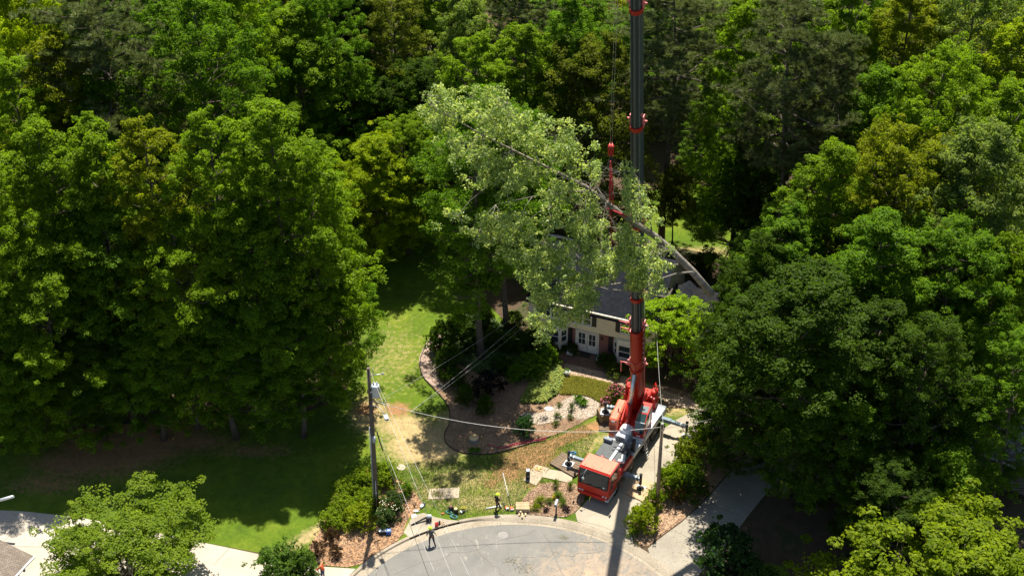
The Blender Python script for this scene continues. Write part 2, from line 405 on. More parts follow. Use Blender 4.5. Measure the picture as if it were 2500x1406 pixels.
def plant(kind, x, y, h, width, colr, name, label, cat='tree', group=None, rot=None, tilt=0.0):
    tm, cm, H0, R0 = PROTO[kind]
    o = thing(name, label, cat, (x, y, 0), random.random() * 6.28 if rot is None else rot, group)
    o.scale = (width / (2 * R0), width / (2 * R0) * random.uniform(.93, 1.07), h / H0)
    if tilt: o.rotation_euler[0] = random.uniform(-tilt, tilt); o.rotation_euler[1] = random.uniform(-tilt, tilt)
    a = link('trunk' if cat == 'tree' else 'stems', tm, o); c = link('crown' if cat == 'tree' else 'foliage', cm, o)
    c.color = (*colr, 1)
    return o
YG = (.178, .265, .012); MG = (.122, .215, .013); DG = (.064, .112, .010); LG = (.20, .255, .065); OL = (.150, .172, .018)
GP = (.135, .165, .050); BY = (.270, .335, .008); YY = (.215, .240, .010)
# crown top in the survey (px, py), height, width, kind, colour, label
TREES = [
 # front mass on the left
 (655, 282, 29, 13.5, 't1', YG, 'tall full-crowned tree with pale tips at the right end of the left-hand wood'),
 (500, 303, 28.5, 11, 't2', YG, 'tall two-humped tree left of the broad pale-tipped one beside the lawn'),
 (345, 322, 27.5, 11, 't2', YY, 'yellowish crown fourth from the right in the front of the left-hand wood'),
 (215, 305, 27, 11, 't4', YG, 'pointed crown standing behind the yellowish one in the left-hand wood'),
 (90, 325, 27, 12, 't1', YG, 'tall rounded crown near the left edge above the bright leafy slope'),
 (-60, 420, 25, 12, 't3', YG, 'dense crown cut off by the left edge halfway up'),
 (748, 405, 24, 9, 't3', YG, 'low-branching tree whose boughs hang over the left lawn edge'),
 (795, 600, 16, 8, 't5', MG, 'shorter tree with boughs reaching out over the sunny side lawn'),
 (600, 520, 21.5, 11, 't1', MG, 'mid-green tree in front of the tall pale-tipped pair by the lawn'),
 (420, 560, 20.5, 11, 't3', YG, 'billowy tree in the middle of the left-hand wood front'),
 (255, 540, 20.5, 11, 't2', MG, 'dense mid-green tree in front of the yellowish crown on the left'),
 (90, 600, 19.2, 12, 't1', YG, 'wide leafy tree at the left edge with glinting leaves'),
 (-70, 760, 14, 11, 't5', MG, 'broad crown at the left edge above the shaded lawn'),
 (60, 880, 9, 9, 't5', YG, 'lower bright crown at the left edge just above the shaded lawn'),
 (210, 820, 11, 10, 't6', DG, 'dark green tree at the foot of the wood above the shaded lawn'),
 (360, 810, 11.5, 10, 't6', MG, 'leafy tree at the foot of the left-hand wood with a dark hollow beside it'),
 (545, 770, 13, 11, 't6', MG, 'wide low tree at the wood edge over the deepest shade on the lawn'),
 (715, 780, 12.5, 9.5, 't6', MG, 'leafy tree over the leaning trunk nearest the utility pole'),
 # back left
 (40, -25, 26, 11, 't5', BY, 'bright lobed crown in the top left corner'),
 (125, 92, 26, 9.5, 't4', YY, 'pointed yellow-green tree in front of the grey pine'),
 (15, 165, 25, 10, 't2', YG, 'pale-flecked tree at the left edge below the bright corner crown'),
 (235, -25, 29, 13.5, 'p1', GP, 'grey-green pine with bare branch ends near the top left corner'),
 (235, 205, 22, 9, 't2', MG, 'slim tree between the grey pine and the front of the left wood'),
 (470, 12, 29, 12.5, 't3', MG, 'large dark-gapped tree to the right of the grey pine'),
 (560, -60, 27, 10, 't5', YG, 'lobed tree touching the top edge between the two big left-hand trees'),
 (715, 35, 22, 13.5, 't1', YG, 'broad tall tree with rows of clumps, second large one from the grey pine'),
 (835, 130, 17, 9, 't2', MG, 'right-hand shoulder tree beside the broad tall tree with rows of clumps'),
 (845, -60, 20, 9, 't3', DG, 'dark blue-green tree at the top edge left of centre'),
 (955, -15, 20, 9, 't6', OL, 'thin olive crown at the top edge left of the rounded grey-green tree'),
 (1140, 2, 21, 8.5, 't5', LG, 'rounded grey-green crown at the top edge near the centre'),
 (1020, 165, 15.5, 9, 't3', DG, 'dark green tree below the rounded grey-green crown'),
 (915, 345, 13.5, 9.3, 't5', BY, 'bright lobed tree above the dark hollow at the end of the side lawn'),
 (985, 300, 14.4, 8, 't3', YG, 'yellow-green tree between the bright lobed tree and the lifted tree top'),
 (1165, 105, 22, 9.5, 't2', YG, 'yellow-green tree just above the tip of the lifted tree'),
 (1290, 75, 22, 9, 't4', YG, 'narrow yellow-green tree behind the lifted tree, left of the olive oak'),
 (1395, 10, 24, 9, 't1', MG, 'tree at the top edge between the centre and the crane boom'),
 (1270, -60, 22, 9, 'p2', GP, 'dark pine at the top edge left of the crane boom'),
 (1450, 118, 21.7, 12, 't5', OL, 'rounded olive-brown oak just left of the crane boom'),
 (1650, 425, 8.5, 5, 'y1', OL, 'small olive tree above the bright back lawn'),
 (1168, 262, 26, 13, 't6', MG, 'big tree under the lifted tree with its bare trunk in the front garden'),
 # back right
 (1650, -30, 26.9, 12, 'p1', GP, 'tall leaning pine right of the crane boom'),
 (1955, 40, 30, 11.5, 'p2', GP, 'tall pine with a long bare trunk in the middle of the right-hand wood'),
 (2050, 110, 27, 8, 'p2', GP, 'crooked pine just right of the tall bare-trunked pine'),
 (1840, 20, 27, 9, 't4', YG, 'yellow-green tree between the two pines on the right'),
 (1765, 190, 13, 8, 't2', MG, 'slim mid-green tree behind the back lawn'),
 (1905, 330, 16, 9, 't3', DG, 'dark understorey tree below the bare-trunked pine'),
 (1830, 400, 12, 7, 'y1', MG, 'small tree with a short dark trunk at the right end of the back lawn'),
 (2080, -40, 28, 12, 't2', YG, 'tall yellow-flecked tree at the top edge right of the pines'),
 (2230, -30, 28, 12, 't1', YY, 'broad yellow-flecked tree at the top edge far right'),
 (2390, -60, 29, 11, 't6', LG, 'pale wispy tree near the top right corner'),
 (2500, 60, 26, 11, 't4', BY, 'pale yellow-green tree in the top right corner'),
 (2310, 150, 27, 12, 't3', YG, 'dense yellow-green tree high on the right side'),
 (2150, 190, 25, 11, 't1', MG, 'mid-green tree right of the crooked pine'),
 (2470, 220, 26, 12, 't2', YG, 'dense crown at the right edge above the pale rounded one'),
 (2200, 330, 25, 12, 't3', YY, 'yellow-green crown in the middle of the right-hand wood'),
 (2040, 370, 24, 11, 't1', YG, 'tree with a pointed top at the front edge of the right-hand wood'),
 (2400, 335, 26, 14, 't5', LG, 'large pale rounded crown at the right side'),
 (1945, 520, 20, 10, 't2', MG, 'mid-green tree sloping down toward the back lawn on the right'),
 (2160, 540, 23, 12, 't1', MG, 'wide tree below the pointed one in the right-hand wood'),
 (2340, 560, 22, 12, 't3', MG, 'dense tree below the large pale rounded crown'),
 (2490, 600, 20, 11, 't5', YG, 'tree at the right edge level with the hanging trunk'),
 (2140, 760, 19, 11, 't2', DG, 'shaded tree behind the one with the sunlit patch'),
 (2270, 790, 19, 10, 't6', DG, 'sparse dark tree left of the grey shingled roof'),
 (2500, 830, 17, 9, 't3', MG, 'tree at the right edge beside the grey shingled roof'),
 (2330, 1120, 8, 7, 'y1', MG, 'small tree just above the bright maple at lower right'),
 # foreground
 (2340, 1350, 9.0, 20.5, 's2', (.185, .245, .008), 'very bright yellow-green maple filling the lower right corner'),
 (300, 1285, 6.5, 14.8, 's1', (.17, .235, .018), 'wide many-stemmed ornamental tree at lower left over the driveway'),
 (1655, 738, 7.5, 7.0, 'm1', (.27, .40, .010), 'lime green layered maple beside the crane boom and house'),
]
WTREES = [  # x, y, height, width ...
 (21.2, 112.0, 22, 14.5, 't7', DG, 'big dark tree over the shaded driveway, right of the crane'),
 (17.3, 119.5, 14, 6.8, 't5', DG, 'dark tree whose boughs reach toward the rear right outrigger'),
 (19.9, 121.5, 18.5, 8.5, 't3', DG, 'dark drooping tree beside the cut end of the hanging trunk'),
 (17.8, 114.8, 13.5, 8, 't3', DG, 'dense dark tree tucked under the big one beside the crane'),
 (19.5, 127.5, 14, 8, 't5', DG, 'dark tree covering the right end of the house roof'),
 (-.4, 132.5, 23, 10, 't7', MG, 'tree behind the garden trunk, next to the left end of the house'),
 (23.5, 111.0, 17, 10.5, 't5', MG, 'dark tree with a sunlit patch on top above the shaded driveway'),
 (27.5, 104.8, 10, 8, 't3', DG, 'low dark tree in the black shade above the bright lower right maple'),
]
BACK = []; SEEN = []
rb = random.Random(9)
for row, (Y0, hh) in enumerate([(151, 22), (161, 22), (172, 22), (185, 23)]):
    for kx in range(-6, 8):
        BACK.append((kx * 9.5 + rb.uniform(-3, 3) + row * 3, Y0 + rb.uniform(-3, 3), hh + rb.uniform(-3, 3), rb.uniform(10, 12.5), rb.choice(['t1', 't2', 't3', 't4', 't5']), rb.choice([YG, MG, MG, DG, YY])))
for (x, y, h, wd, k, c_) in BACK:
    if 5 < x < 30 and y < 166: y, h = y + 4, (0 if y < 156 else 15)
    if -17 < x < 1 and y < 156: h = 14
    if h == 0: continue
    side = 'left' if x < -16 else ('right' if x > 20 else 'middle')
    nb_ = sum(1 for q in SEEN if q[0] == side) + 1; SEEN.append((side,))
    ordn = ['first', 'second', 'third', 'fourth', 'fifth', 'sixth', 'seventh', 'eighth', 'ninth', 'tenth', 'eleventh', 'twelfth', 'thirteenth', 'fourteenth', 'fifteenth', 'sixteenth', 'seventeenth', 'eighteenth', 'nineteenth', 'twentieth', 'twenty-first', 'twenty-second', 'twenty-third', 'twenty-fourth'][min(23, nb_ - 1)]
    plant(k, x, y, h, wd, c_, 'broadleaf_tree', ordn + ' ' + {YG: 'yellow-green', MG: 'mid-green', DG: 'dark green', YY: 'yellowish'}[c_] + ' tree deep in the ' + side + ' of the wood, mostly hidden', 'tree', 'trees deep in the wood')
for (x, y, h, wd, k, c_, lab) in WTREES: plant(k, x, y, h, wd, c_, 'broadleaf_tree', lab)
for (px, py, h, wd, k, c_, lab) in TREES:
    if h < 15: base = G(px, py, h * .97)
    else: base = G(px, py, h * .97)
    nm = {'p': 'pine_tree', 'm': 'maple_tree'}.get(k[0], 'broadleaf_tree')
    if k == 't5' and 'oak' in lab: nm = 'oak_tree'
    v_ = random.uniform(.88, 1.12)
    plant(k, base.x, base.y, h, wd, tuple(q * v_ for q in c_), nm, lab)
# ------------------------------------------------------------------ ground, lawn, road, drives
CX, CY, CR = 0.08, 95.26, 14.53
def chaikin(p, it=2):
    for _ in range(it):
        q = []
        for i in range(len(p)):
            a, b = p[i], p[(i + 1) % len(p)]
            q += [a * .75 + b * .25, a * .25 + b * .75]
        p = q
    return p
def inpoly(x, y, poly):
    x = np.asarray(x); y = np.asarray(y); r = np.zeros(x.shape, bool); n = len(poly)
    for i in range(n):
        x1, y1 = poly[i][0], poly[i][1]; x2, y2 = poly[(i + 1) % n][0], poly[(i + 1) % n][1]
        if y1 == y2: continue
        c = ((y1 > y) != (y2 > y)) & (x < (x2 - x1) * (y - y1) / (y2 - y1) + x1); r ^= c
    return r
def clipcirc(p, rmin):
    out = []
    for v in p:
        d = Vector((v.x - CX, v.y - CY)); 
        if d.length < rmin: d = d.normalized() * rmin
        out.append(Vector((CX + d.x, CY + d.y, 0)))
    return out
def densify(p, step=.6):
    out = []
    for i in range(len(p)):
        a, b = p[i], p[(i + 1) % len(p)]; k = max(1, int((b - a).length / step))
        out += [a.lerp(b, j / k) for j in range(k)]
    return out
def sheet(name, px, z, m, smooth=2, rmin=None, base=-.02, kind='structure', label=None, world=False, cat=None):
    p = px if world else [G(*q) for q in px]
    p = [Vector((q.x, q.y, 0)) for q in p]
    if smooth: p = chaikin(p, smooth)
    p = densify(p, .8)
    if rmin: p = clipcirc(p, rmin)
    bm = bmesh.new(); vs = [bm.verts.new((q.x, q.y, z)) for q in p]; f = bm.faces.new(vs)
    lo = [bm.verts.new((q.x, q.y, base)) for q in p]
    for i in range(len(p)): bm.faces.new((vs[i], vs[(i + 1) % len(p)], lo[(i + 1) % len(p)], lo[i]))
    bmesh.ops.triangulate(bm, faces=[f]); bmesh.ops.recalc_face_normals(bm, faces=bm.faces[:])
    me = bpy.data.meshes.new(name); bm.to_mesh(me); bm.free(); me.materials.append(m)
    o = link(name, me); tag(o, label, cat, None, kind); return o, p
FLOOR = surf('forest_floor', [(.25, (.045, .032, .02)), (.5, (.10, .068, .042)), (.62, (.05, .06, .022)), (.8, (.16, .105, .065))], .5, .95, 14, .8, .06)
def lawn_mat(name):
    m, n, p = newmat(name)
    a1 = N(n, 'ShaderNodeAttribute', attribute_name='dry'); a2 = N(n, 'ShaderNodeAttribute', attribute_name='dirt')
    big = noise(n, .28, 6, .6); fine = noise(n, 2.6, 8, .75); fin2 = noise(n, 22, 4, .7)
    gr = ramp(n, big, [(.25, (.060, .105, .014)), (.5, (.090, .152, .012)), (.72, (.150, .195, .020))])
    def fac(at, lo, hi, ns):
        ad = N(n, 'ShaderNodeMath', operation='MULTIPLY_ADD'); n.links.new(ns, ad.inputs[0]); ad.inputs[1].default_value = 1.1
        n.links.new(at.outputs['Fac'], ad.inputs[2])
        mr = N(n, 'ShaderNodeMapRange'); n.links.new(ad.outputs[0], mr.inputs[0]); mr.inputs[1].default_value = lo; mr.inputs[2].default_value = hi
        return mr.outputs[0]
    c = mixc(n, fac(a1, .68, 1.02, fine), gr.outputs[0], (.40, .31, .165))
    c = mixc(n, fac(a2, .68, .95, fine), c, (.31, .175, .09))
    r2 = ramp(n, fin2, [(.3, (.60, .62, .6)), (.7, (1.4, 1.38, 1.4))]); c = mixc(n, 1.0, c, r2.outputs[0], 'MULTIPLY')
    r3 = ramp(n, noise(n, 1.4, 9, .78, dist=1.0), [(.32, (.66, .70, .66)), (.68, (1.34, 1.26, 1.12))]); c = mixc(n, 1.0, c, r3.outputs[0], 'MULTIPLY')
    n.links.new(c, p.inputs['Base Color']); p.inputs['Roughness'].default_value = .95; p.inputs['Specular IOR Level'].default_value = .15
    bump(n, fin2, p, .9, .06); return m
LAWNM = lawn_mat('lawn_grass')
def mulch(name, c1, c2, c3):
    return surf(name, [(.25, c1), (.5, c2), (.75, c3)], .9, .95, 16, .9, .05)
MULCH = mulch('dark_mulch', (0.147, 0.091, 0.052), (0.237, 0.151, 0.093), (0.310, 0.210, 0.134))
MULCHO = mulch('orange_mulch', (0.300, 0.161, 0.077), (0.400, 0.228, 0.119), (0.470, 0.292, 0.165))
MULCHP = mulch('pink_mulch', (0.278, 0.171, 0.101), (0.371, 0.242, 0.153), (0.426, 0.297, 0.195))
SOIL = mulch('bare_soil', (0.128, 0.080, 0.048), (0.208, 0.144, 0.092), (0.264, 0.192, 0.120))
# the land: rings round the end of the road, open toward the street
def polar(name, radii, m, z, gap=26, segs=360, kind='structure'):
    vs, fs = [], []
    a0, a1 = R(-90 + gap), R(270 - gap)
    for r in radii:
        for k in range(segs + 1):
            a = a0 + (a1 - a0) * k / segs; zz = z(r, a) if callable(z) else z
            vs.append((CX + r * math.cos(a), CY + r * math.sin(a), zz))
    for i in range(len(radii) - 1):
        for k in range(segs):
            q = i * (segs + 1) + k; fs.append((q, q + segs + 1, q + segs + 2, q + 1))
    me = bpy.data.meshes.new(name); me.from_pydata(vs, [], fs); me.materials.append(m)
    bm = bmesh.new(); bm.from_mesh(me); bmesh.ops.recalc_face_normals(bm, faces=bm.faces[:])
    if sum(f.normal.z for f in bm.faces) < 0: bmesh.ops.reverse_faces(bm, faces=bm.faces[:])
    bm.to_mesh(me); bm.free()
    return tag(link(name, me), kind=kind)
polar('ground', [14.66, 16, 20, 30, 50, 90, 160, 320, 900], FLOOR, 0.0)
# road disc and street
def asph(name):
    m, n, p = newmat(name)
    tc = N(n, 'ShaderNodeTexCoord'); sp = N(n, 'ShaderNodeSeparateXYZ'); n.links.new(tc.outputs['Object'], sp.inputs[0])
    g1 = noise(n, 60, 3, .8); g2 = noise(n, .45, 8, .7); g3 = noise(n, 1.2, 9, .72, dist=1.2)
    base = ramp(n, g2, [(.3, (0.136, 0.135, 0.124)), (.7, (0.207, 0.197, 0.177))])
    r2 = ramp(n, g1, [(.3, (.72, .72, .72)), (.7, (1.28, 1.28, 1.28))]); c = mixc(n, 1.0, base.outputs[0], r2.outputs[0], 'MULTIPLY')
    # sandy clay washed over the middle and the right of the turning circle
    vs = N(n, 'ShaderNodeVectorMath', operation='DISTANCE'); n.links.new(tc.outputs['Object'], vs.inputs[0]); vs.inputs[1].default_value = (6.5, 100.5, -.1)
    mr = N(n, 'ShaderNodeMapRange'); n.links.new(vs.outputs['Value'], mr.inputs[0]); mr.inputs[1].default_value = 8.5; mr.inputs[2].default_value = 0.5; mr.inputs[4].default_value = .62
    ad = N(n, 'ShaderNodeMath', operation='ADD'); n.links.new(mr.outputs[0], ad.inputs[0]); n.links.new(g3, ad.inputs[1])
    f = N(n, 'ShaderNodeMapRange'); n.links.new(ad.outputs[0], f.inputs[0]); f.inputs[1].default_value = .62; f.inputs[2].default_value = 1.05; f.inputs[4].default_value = .92
    c = mixc(n, f.outputs[0], c, (0.415, 0.299, 0.196))
    # pale scraped streaks
    mp = N(n, 'ShaderNodeMapping'); mp.inputs['Scale'].default_value = (1.6, .35, 1); mp.inputs['Rotation'].default_value = (0, 0, .35); n.links.new(tc.outputs['Object'], mp.inputs[0])
    s1 = noise(n, 1.6, 8, .7, mp.outputs[0], 1.6); sr = ramp(n, s1, [(.60, (0, 0, 0)), (.70, (.5, .5, .5))])
    c = mixc(n, sr.outputs[0], c, (0.445, 0.406, 0.341))
    n.links.new(c, p.inputs['Base Color']); p.inputs['Roughness'].default_value = .85; bump(n, g1, p, .35, .01); return m
ASPH = asph('asphalt')
road = [Vector((CX + 13.72 * math.cos(R(a)), CY + 13.72 * math.sin(R(a)), 0)) for a in range(-70, 251, 3)]
road += [Vector((-4.4, 60, 0)), Vector((4.8, 60, 0))]
sheet('road', road, -.095, ASPH, 0, world=True, base=-.3)
def kerbprof(a):   # steep on the left, rolled on the right
    px = CX + 14.5 * math.cos(a); t = min(1, max(0, (px + 3.0) / 3.0)); return t
mk = MB(); rows = []
angs = [R(-64 + 308 * k / 300) for k in range(301)]
for a in angs:
    t = kerbprof(a); P_ = [(13.70, -.10), (14.10 - .1 * t, -.125), (14.42 - .42 * t, -.13 + .02 * t), (14.49 - .12 * t, .005), (14.70, .03), (14.72, -.2)]
    rows.append([(CX + r * math.cos(a), CY + r * math.sin(a), z) for r, z in P_])
inl0, inl1 = G(1000, 1318), G(1128, 1270)
def isinlet(a):
    x = CX + 14.5 * math.cos(a); y = CY + 14.5 * math.sin(a); return y > 100 and inl0.x < x < inl1.x
vs = [p for r_ in rows for p in r_]; fs = []
for i in range(300):
    for k in range(5):
        if isinlet(angs[i]) and k >= 2: continue
        q = i * 6 + k; fs.append((q, q + 6, q + 7, q + 1))
mk.add(vs, fs); KERB = surf('kerb_concrete', [(.25, (0.234, 0.196, 0.146)), (.5, (0.312, 0.265, 0.200)), (.75, (0.374, 0.322, 0.249))], .5, .85, 12, .15, .01)
tag(mk.build('kerb', KERB), kind='structure')
# storm drain inlet with its concrete top slab
dr = thing('storm_drain', 'concrete storm drain slab with a long black kerb opening beside the walking worker', 'storm drain', (0, 0, 0))
slabp = [G(1000, 1317), G(1058, 1296), G(1128, 1269), G(1090, 1268), G(1062, 1262), G(1035, 1252), G(1008, 1258), G(996, 1280), G(985, 1300)]
slabp = [Vector((p.x, p.y)) for p in slabp]
def arc(xa, xb, r, n=12): return [Vector((x, CY + math.sqrt(r * r - (x - CX) ** 2))) for x in np.linspace(xa, xb, n)]
sl_ = arc(inl0.x, inl1.x, 14.50) + [p for p in slabp[3:]]
MB().prism(sl_, -.07, .035).build('slab', CONC, dr)
cav = MB(); a1 = arc(inl0.x, inl1.x, 14.52); a2 = arc(inl0.x, inl1.x, 15.2)
for i in range(len(a1) - 1):
    for (za, zb, L1) in ((-.9, .0, a2),):
        cav.add([(L1[i].x, L1[i].y, za), (L1[i + 1].x, L1[i + 1].y, za), (L1[i + 1].x, L1[i + 1].y, zb), (L1[i].x, L1[i].y, zb)], [(0, 1, 2, 3)])
    cav.add([(a1[i].x, a1[i].y, -.45), (a1[i + 1].x, a1[i + 1].y, -.45), (a2[i + 1].x, a2[i + 1].y, -.9), (a2[i].x, a2[i].y, -.9)], [(0, 1, 2, 3)])
cav.build('opening', mat('shade_dark_concrete', (.02, .018, .015), .95), dr)  # deep shade inside the opening painted in as near-black concrete
# lawns as fine meshes carrying how dry and how muddy each spot is
def lawn(name, px, z, step, blobs_dry, blobs_dirt, rmin=14.72, smooth=1):
    p = [G(*q) for q in px]; p = [Vector((q.x, q.y, 0)) for q in p]
    if smooth: p = chaikin(p, smooth)
    p = clipcirc(densify(p, .6), rmin); P2 = [(q.x, q.y) for q in p]
    xs = [q[0] for q in P2]; ys = [q[1] for q in P2]
    gx, gy = np.meshgrid(np.arange(min(xs), max(xs), step), np.arange(min(ys), max(ys), step)); gx = gx.ravel(); gy = gy.ravel()
    gx = gx + (np.random.default_rng(1).random(len(gx)) - .5) * step * .3
    k = inpoly(gx, gy, P2) & (np.hypot(gx - CX, gy - CY) > rmin + .2); gx, gy = gx[k], gy[k]
    n0 = len(P2); verts = [Vector(q) for q in P2] + [Vector((a, b)) for a, b in zip(gx, gy)]
    o = geometry.delaunay_2d_cdt(verts, [], [list(range(n0))], 1, 1e-4)
    me = bpy.data.meshes.new(name); me.from_pydata([(v.x, v.y, z) for v in o[0]], [], [f for f in o[2]])
    X = np.array([v.x for v in o[0]]); Y = np.array([v.y for v in o[0]])
    for nm, bl in (('dry', blobs_dry), ('dirt', blobs_dirt)):
        wv = np.zeros(len(X))
        for b in bl:
            c = G(b[0], b[1]); dx = X - c.x; dy = Y - c.y; a = R(b[5]) if len(b) > 5 else 0
            u = dx * math.cos(a) + dy * math.sin(a); v = -dx * math.sin(a) + dy * math.cos(a)
            wv = np.maximum(wv, b[4] * np.exp(-(u / b[2]) ** 2 - (v / b[3]) ** 2))
        at = me.attributes.new(nm, 'FLOAT', 'POINT'); at.data.foreach_set('value', wv.astype(np.float32))
    me.materials.append(LAWNM); bm = bmesh.new(); bm.from_mesh(me)
    for f in bm.faces:
        if f.normal.z < 0: f.normal_flip()
    bm.to_mesh(me); bm.free()
    return tag(link(name, me), kind='structure'), P2
DRY = [(1040, 1085, 3.2, 2.6, .75), (990, 1040, 2.6, 1.6, .62), (1110, 1040, 2, 2, .55), (1130, 1170, 3.2, 1.8, .38), (1240, 1190, 2.4, 2.0, .34), (1060, 1200, 4, 2, .30), (960, 870, 4, 6, .22),
       (1180, 1225, 4, 1.2, .38), (1290, 1230, 2, 1, .35), (900, 1010, 1.6, 2.4, .6), (770, 1300, .7, 3.5, .5, -50), (1450, 1080, 3, 1, .35, 35), (1650, 1000, 2, 1, .4)]
DIRT = [(1290, 1120, 2.6, 1.8, .62, 25), (1240, 1155, 1.6, 1.1, .5), (1370, 1075, 5.2, .55, .75, 32), (1330, 1095, 5.6, .5, .68, 36), (1430, 1055, 3.5, .5, .6, 28), (1300, 1180, .9, .7, .4), (970, 1000, 1.2, .9, .55), (1200, 1180, .7, .7, .45), (890, 1000, .9, .8, .6), (1650, 1085, 1.5, 1.5, .6), (330, 1060, 6, 4, .75, 30), (620, 1100, 4, 1, .33), (120, 1180, 4, 1.5, .33), (180, 1130, 4, 2, .45), (470, 1080, 4, 1.5, .4)]
lawn('lawn', [(-160, 1100), (250, 1040), (560, 1010), (820, 1000), (870, 900), (850, 760), (820, 640), (900, 585), (1060, 575), (1130, 640), (1200, 760), (1300, 830), (1400, 860), (1560, 930), (1700, 960), (1740, 1010), (1640, 1110), (1560, 1250), (1500, 1330), (1300, 1290), (1100, 1330), (900, 1420), (860, 1400), (780, 1375), (640, 1350), (510, 1326), (190, 1262), (-160, 1236)], .006, .42, DRY, DIRT)
lawn('back_lawn', [(1540, 470), (1690, 455), (1850, 480), (1960, 560), (1880, 650), (1780, 632), (1700, 612), (1600, 600), (1540, 560)], .006, .6, [(1700, 615, 5, .8, .45)], [], rmin=1)
lawn('side_lawn', [(1826, 1388), (1870, 1372), (1920, 1384), (1940, 1430), (1900, 1480), (1820, 1450)], .006, .6, [], [], rmin=14.8)
# concrete
def expansion(name, c): pass
sheet('driveway', [(1393, 1264), (1440, 1215), (1520, 1140), (1575, 1085), (1640, 1030), (1700, 1000), (1790, 965), (1850, 1000), (1745, 1050), (1668, 1105), (1612, 1170), (1563, 1240), (1536, 1290), (1548, 1322), (1540, 1340), (1460, 1300)], .022, CONC, 1, 14.66, label=None)
CONCB = surf('weathered_concrete', [(.2, (0.214, 0.192, 0.151)), (.5, (0.300, 0.269, 0.217)), (.8, (0.372, 0.330, 0.267))], .35, .85, 26, .15, .01)
sheet('driveway', [(1575, 1345), (1600, 1322), (1682, 1262), (1760, 1180), (1870, 1050), (1990, 1080), (1900, 1170), (1840, 1240), (1770, 1335), (1690, 1420), (1660, 1440), (1600, 1400)], .018, CONCB, 1, 14.66)
CONCW = surf('bright_concrete', [(.2, (0.342, 0.301, 0.246)), (.5, (0.440, 0.388, 0.320)), (.8, (0.506, 0.456, 0.387))], .3, .85, 26, .12, .01)
sheet('driveway', [(-160, 1238), (60, 1248), (190, 1262), (350, 1293), (510, 1327), (700, 1366), (790, 1383), (868, 1388), (846, 1412), (820, 1450), (400, 1520), (-160, 1540)], .020, CONCW, 0, 14.66)
sheet('garden_path', [(1440, 868), (1395, 872), (1376, 893), (1383, 914), (1450, 925), (1530, 948), (1600, 975), (1700, 1005), (1712, 985), (1610, 950), (1540, 925), (1480, 905)], .065, mat('tan_path', (.36, .27, .19), .9, 0, .25, 1.5, .2), 1)
# joints cut in the drives: thin dark strips set a few mm proud
jt = mat('joint_filler', (.10, .085, .07), .95)
def strip(pts, wd, z, name, m, kind='structure'):
    b = MB()
    for a, c in zip(pts[:-1], pts[1:]):
        a, c = G(*a), G(*c); d = (c - a).normalized(); n_ = Vector((-d.y, d.x, 0)) * wd / 2
        b.add([(a + n_) + Vector((0, 0, z)), (a - n_) + Vector((0, 0, z)), (c - n_) + Vector((0, 0, z)), (c + n_) + Vector((0, 0, z))], [(0, 1, 2, 3)])
    return tag(b.build(name, m), kind=kind)
for pts in ([(1468, 1190), (1580, 1222)], [(1396, 1266), (1470, 1285), (1540, 1312)], [(1590, 1085), (1650, 1110)]): strip(pts, .025, .026, 'concrete_joint', jt)
for pts in ([(1720, 1222), (1812, 1262)], [(1640, 1292), (1738, 1342)], [(1790, 1150), (1880, 1180)]): strip(pts, .025, .022, 'concrete_joint', jt)
for pts in ([(-60, 1331), (220, 1338)], [(-40, 1370), (60, 1270)], [(560, 1338), (520, 1380)], [(700, 1367), (660, 1410)]): strip(pts, .03, .024, 'concrete_joint', jt)
# wandering cracks in the asphalt
rk = np.random.default_rng(21)
for (x0, y0, x1, y1) in [(960, 1395, 1310, 1290), (1130, 1300, 1230, 1406), (1330, 1300, 1390, 1440), (1240, 1360, 1480, 1345)]:
    pts = []
    for i in range(15):
        t = i / 14; pts.append((x0 + (x1 - x0) * t + rk.normal() * 4, y0 + (y1 - y0) * t + rk.normal() * 3))
    strip(pts, .022, -.091, 'asphalt_crack', jt)
for a_ in range(22, 168, 9):      # joints across the kerb
    ca_, sa_ = math.cos(R(a_)), math.sin(R(a_)); p_ = [Vector((CX + r_ * ca_, CY + r_ * sa_, 0)) for r_ in (13.74, 14.06)]
    n_ = Vector((-sa_, ca_, 0)) * .012; z_ = [-.094, -.117]
    b_ = MB(); b_.add([p_[0] + n_ + Vector((0, 0, z_[0])), p_[0] - n_ + Vector((0, 0, z_[0])), p_[1] - n_ + Vector((0, 0, z_[1])), p_[1] + n_ + Vector((0, 0, z_[1]))], [(0, 1, 2, 3)]); tag(b_.build('kerb_joint', jt), kind='structure')
# beds
bed1 = [(1110, 770), (1072, 808), (1038, 845), (1023, 885), (1030, 920), (1062, 952), (1096, 990), (1100, 1030), (1083, 1062), (1090, 1086), (1118, 1104), (1160, 1111), (1212, 1108), (1272, 1090), (1330, 1072), (1385, 1050), (1440, 1022), (1490, 985), (1540, 950), (1450, 905), (1380, 870), (1300, 835), (1200, 775)]
_, BED1 = sheet('mulch_bed', bed1, .05, MULCH, 1)
_, BED2 = sheet('mulch_bed', [(1268, 1258), (1272, 1225), (1296, 1196), (1330, 1178), (1395, 1178), (1418, 1190), (1432, 1215), (1396, 1262), (1330, 1262)], .045, MULCHP, 1, 14.74)
_, BED3 = sheet('mulch_bed', [(965, 1168), (1005, 1190), (1022, 1215), (1036, 1238), (1004, 1256), (990, 1280), (982, 1312), (930, 1348), (868, 1386), (790, 1380), (738, 1372), (752, 1338), (790, 1285), (800, 1230), (840, 1180), (900, 1150)], .045, MULCHO, 1, 14.74)
_, BED4 = sheet('mulch_bed', [(1563, 1243), (1610, 1175), (1668, 1108), (1745, 1052), (1850, 1005), (1865, 1045), (1760, 1175), (1682, 1258), (1600, 1318), (1580, 1335), (1556, 1326), (1542, 1300)], .04, MULCHP, 1, 14.74)
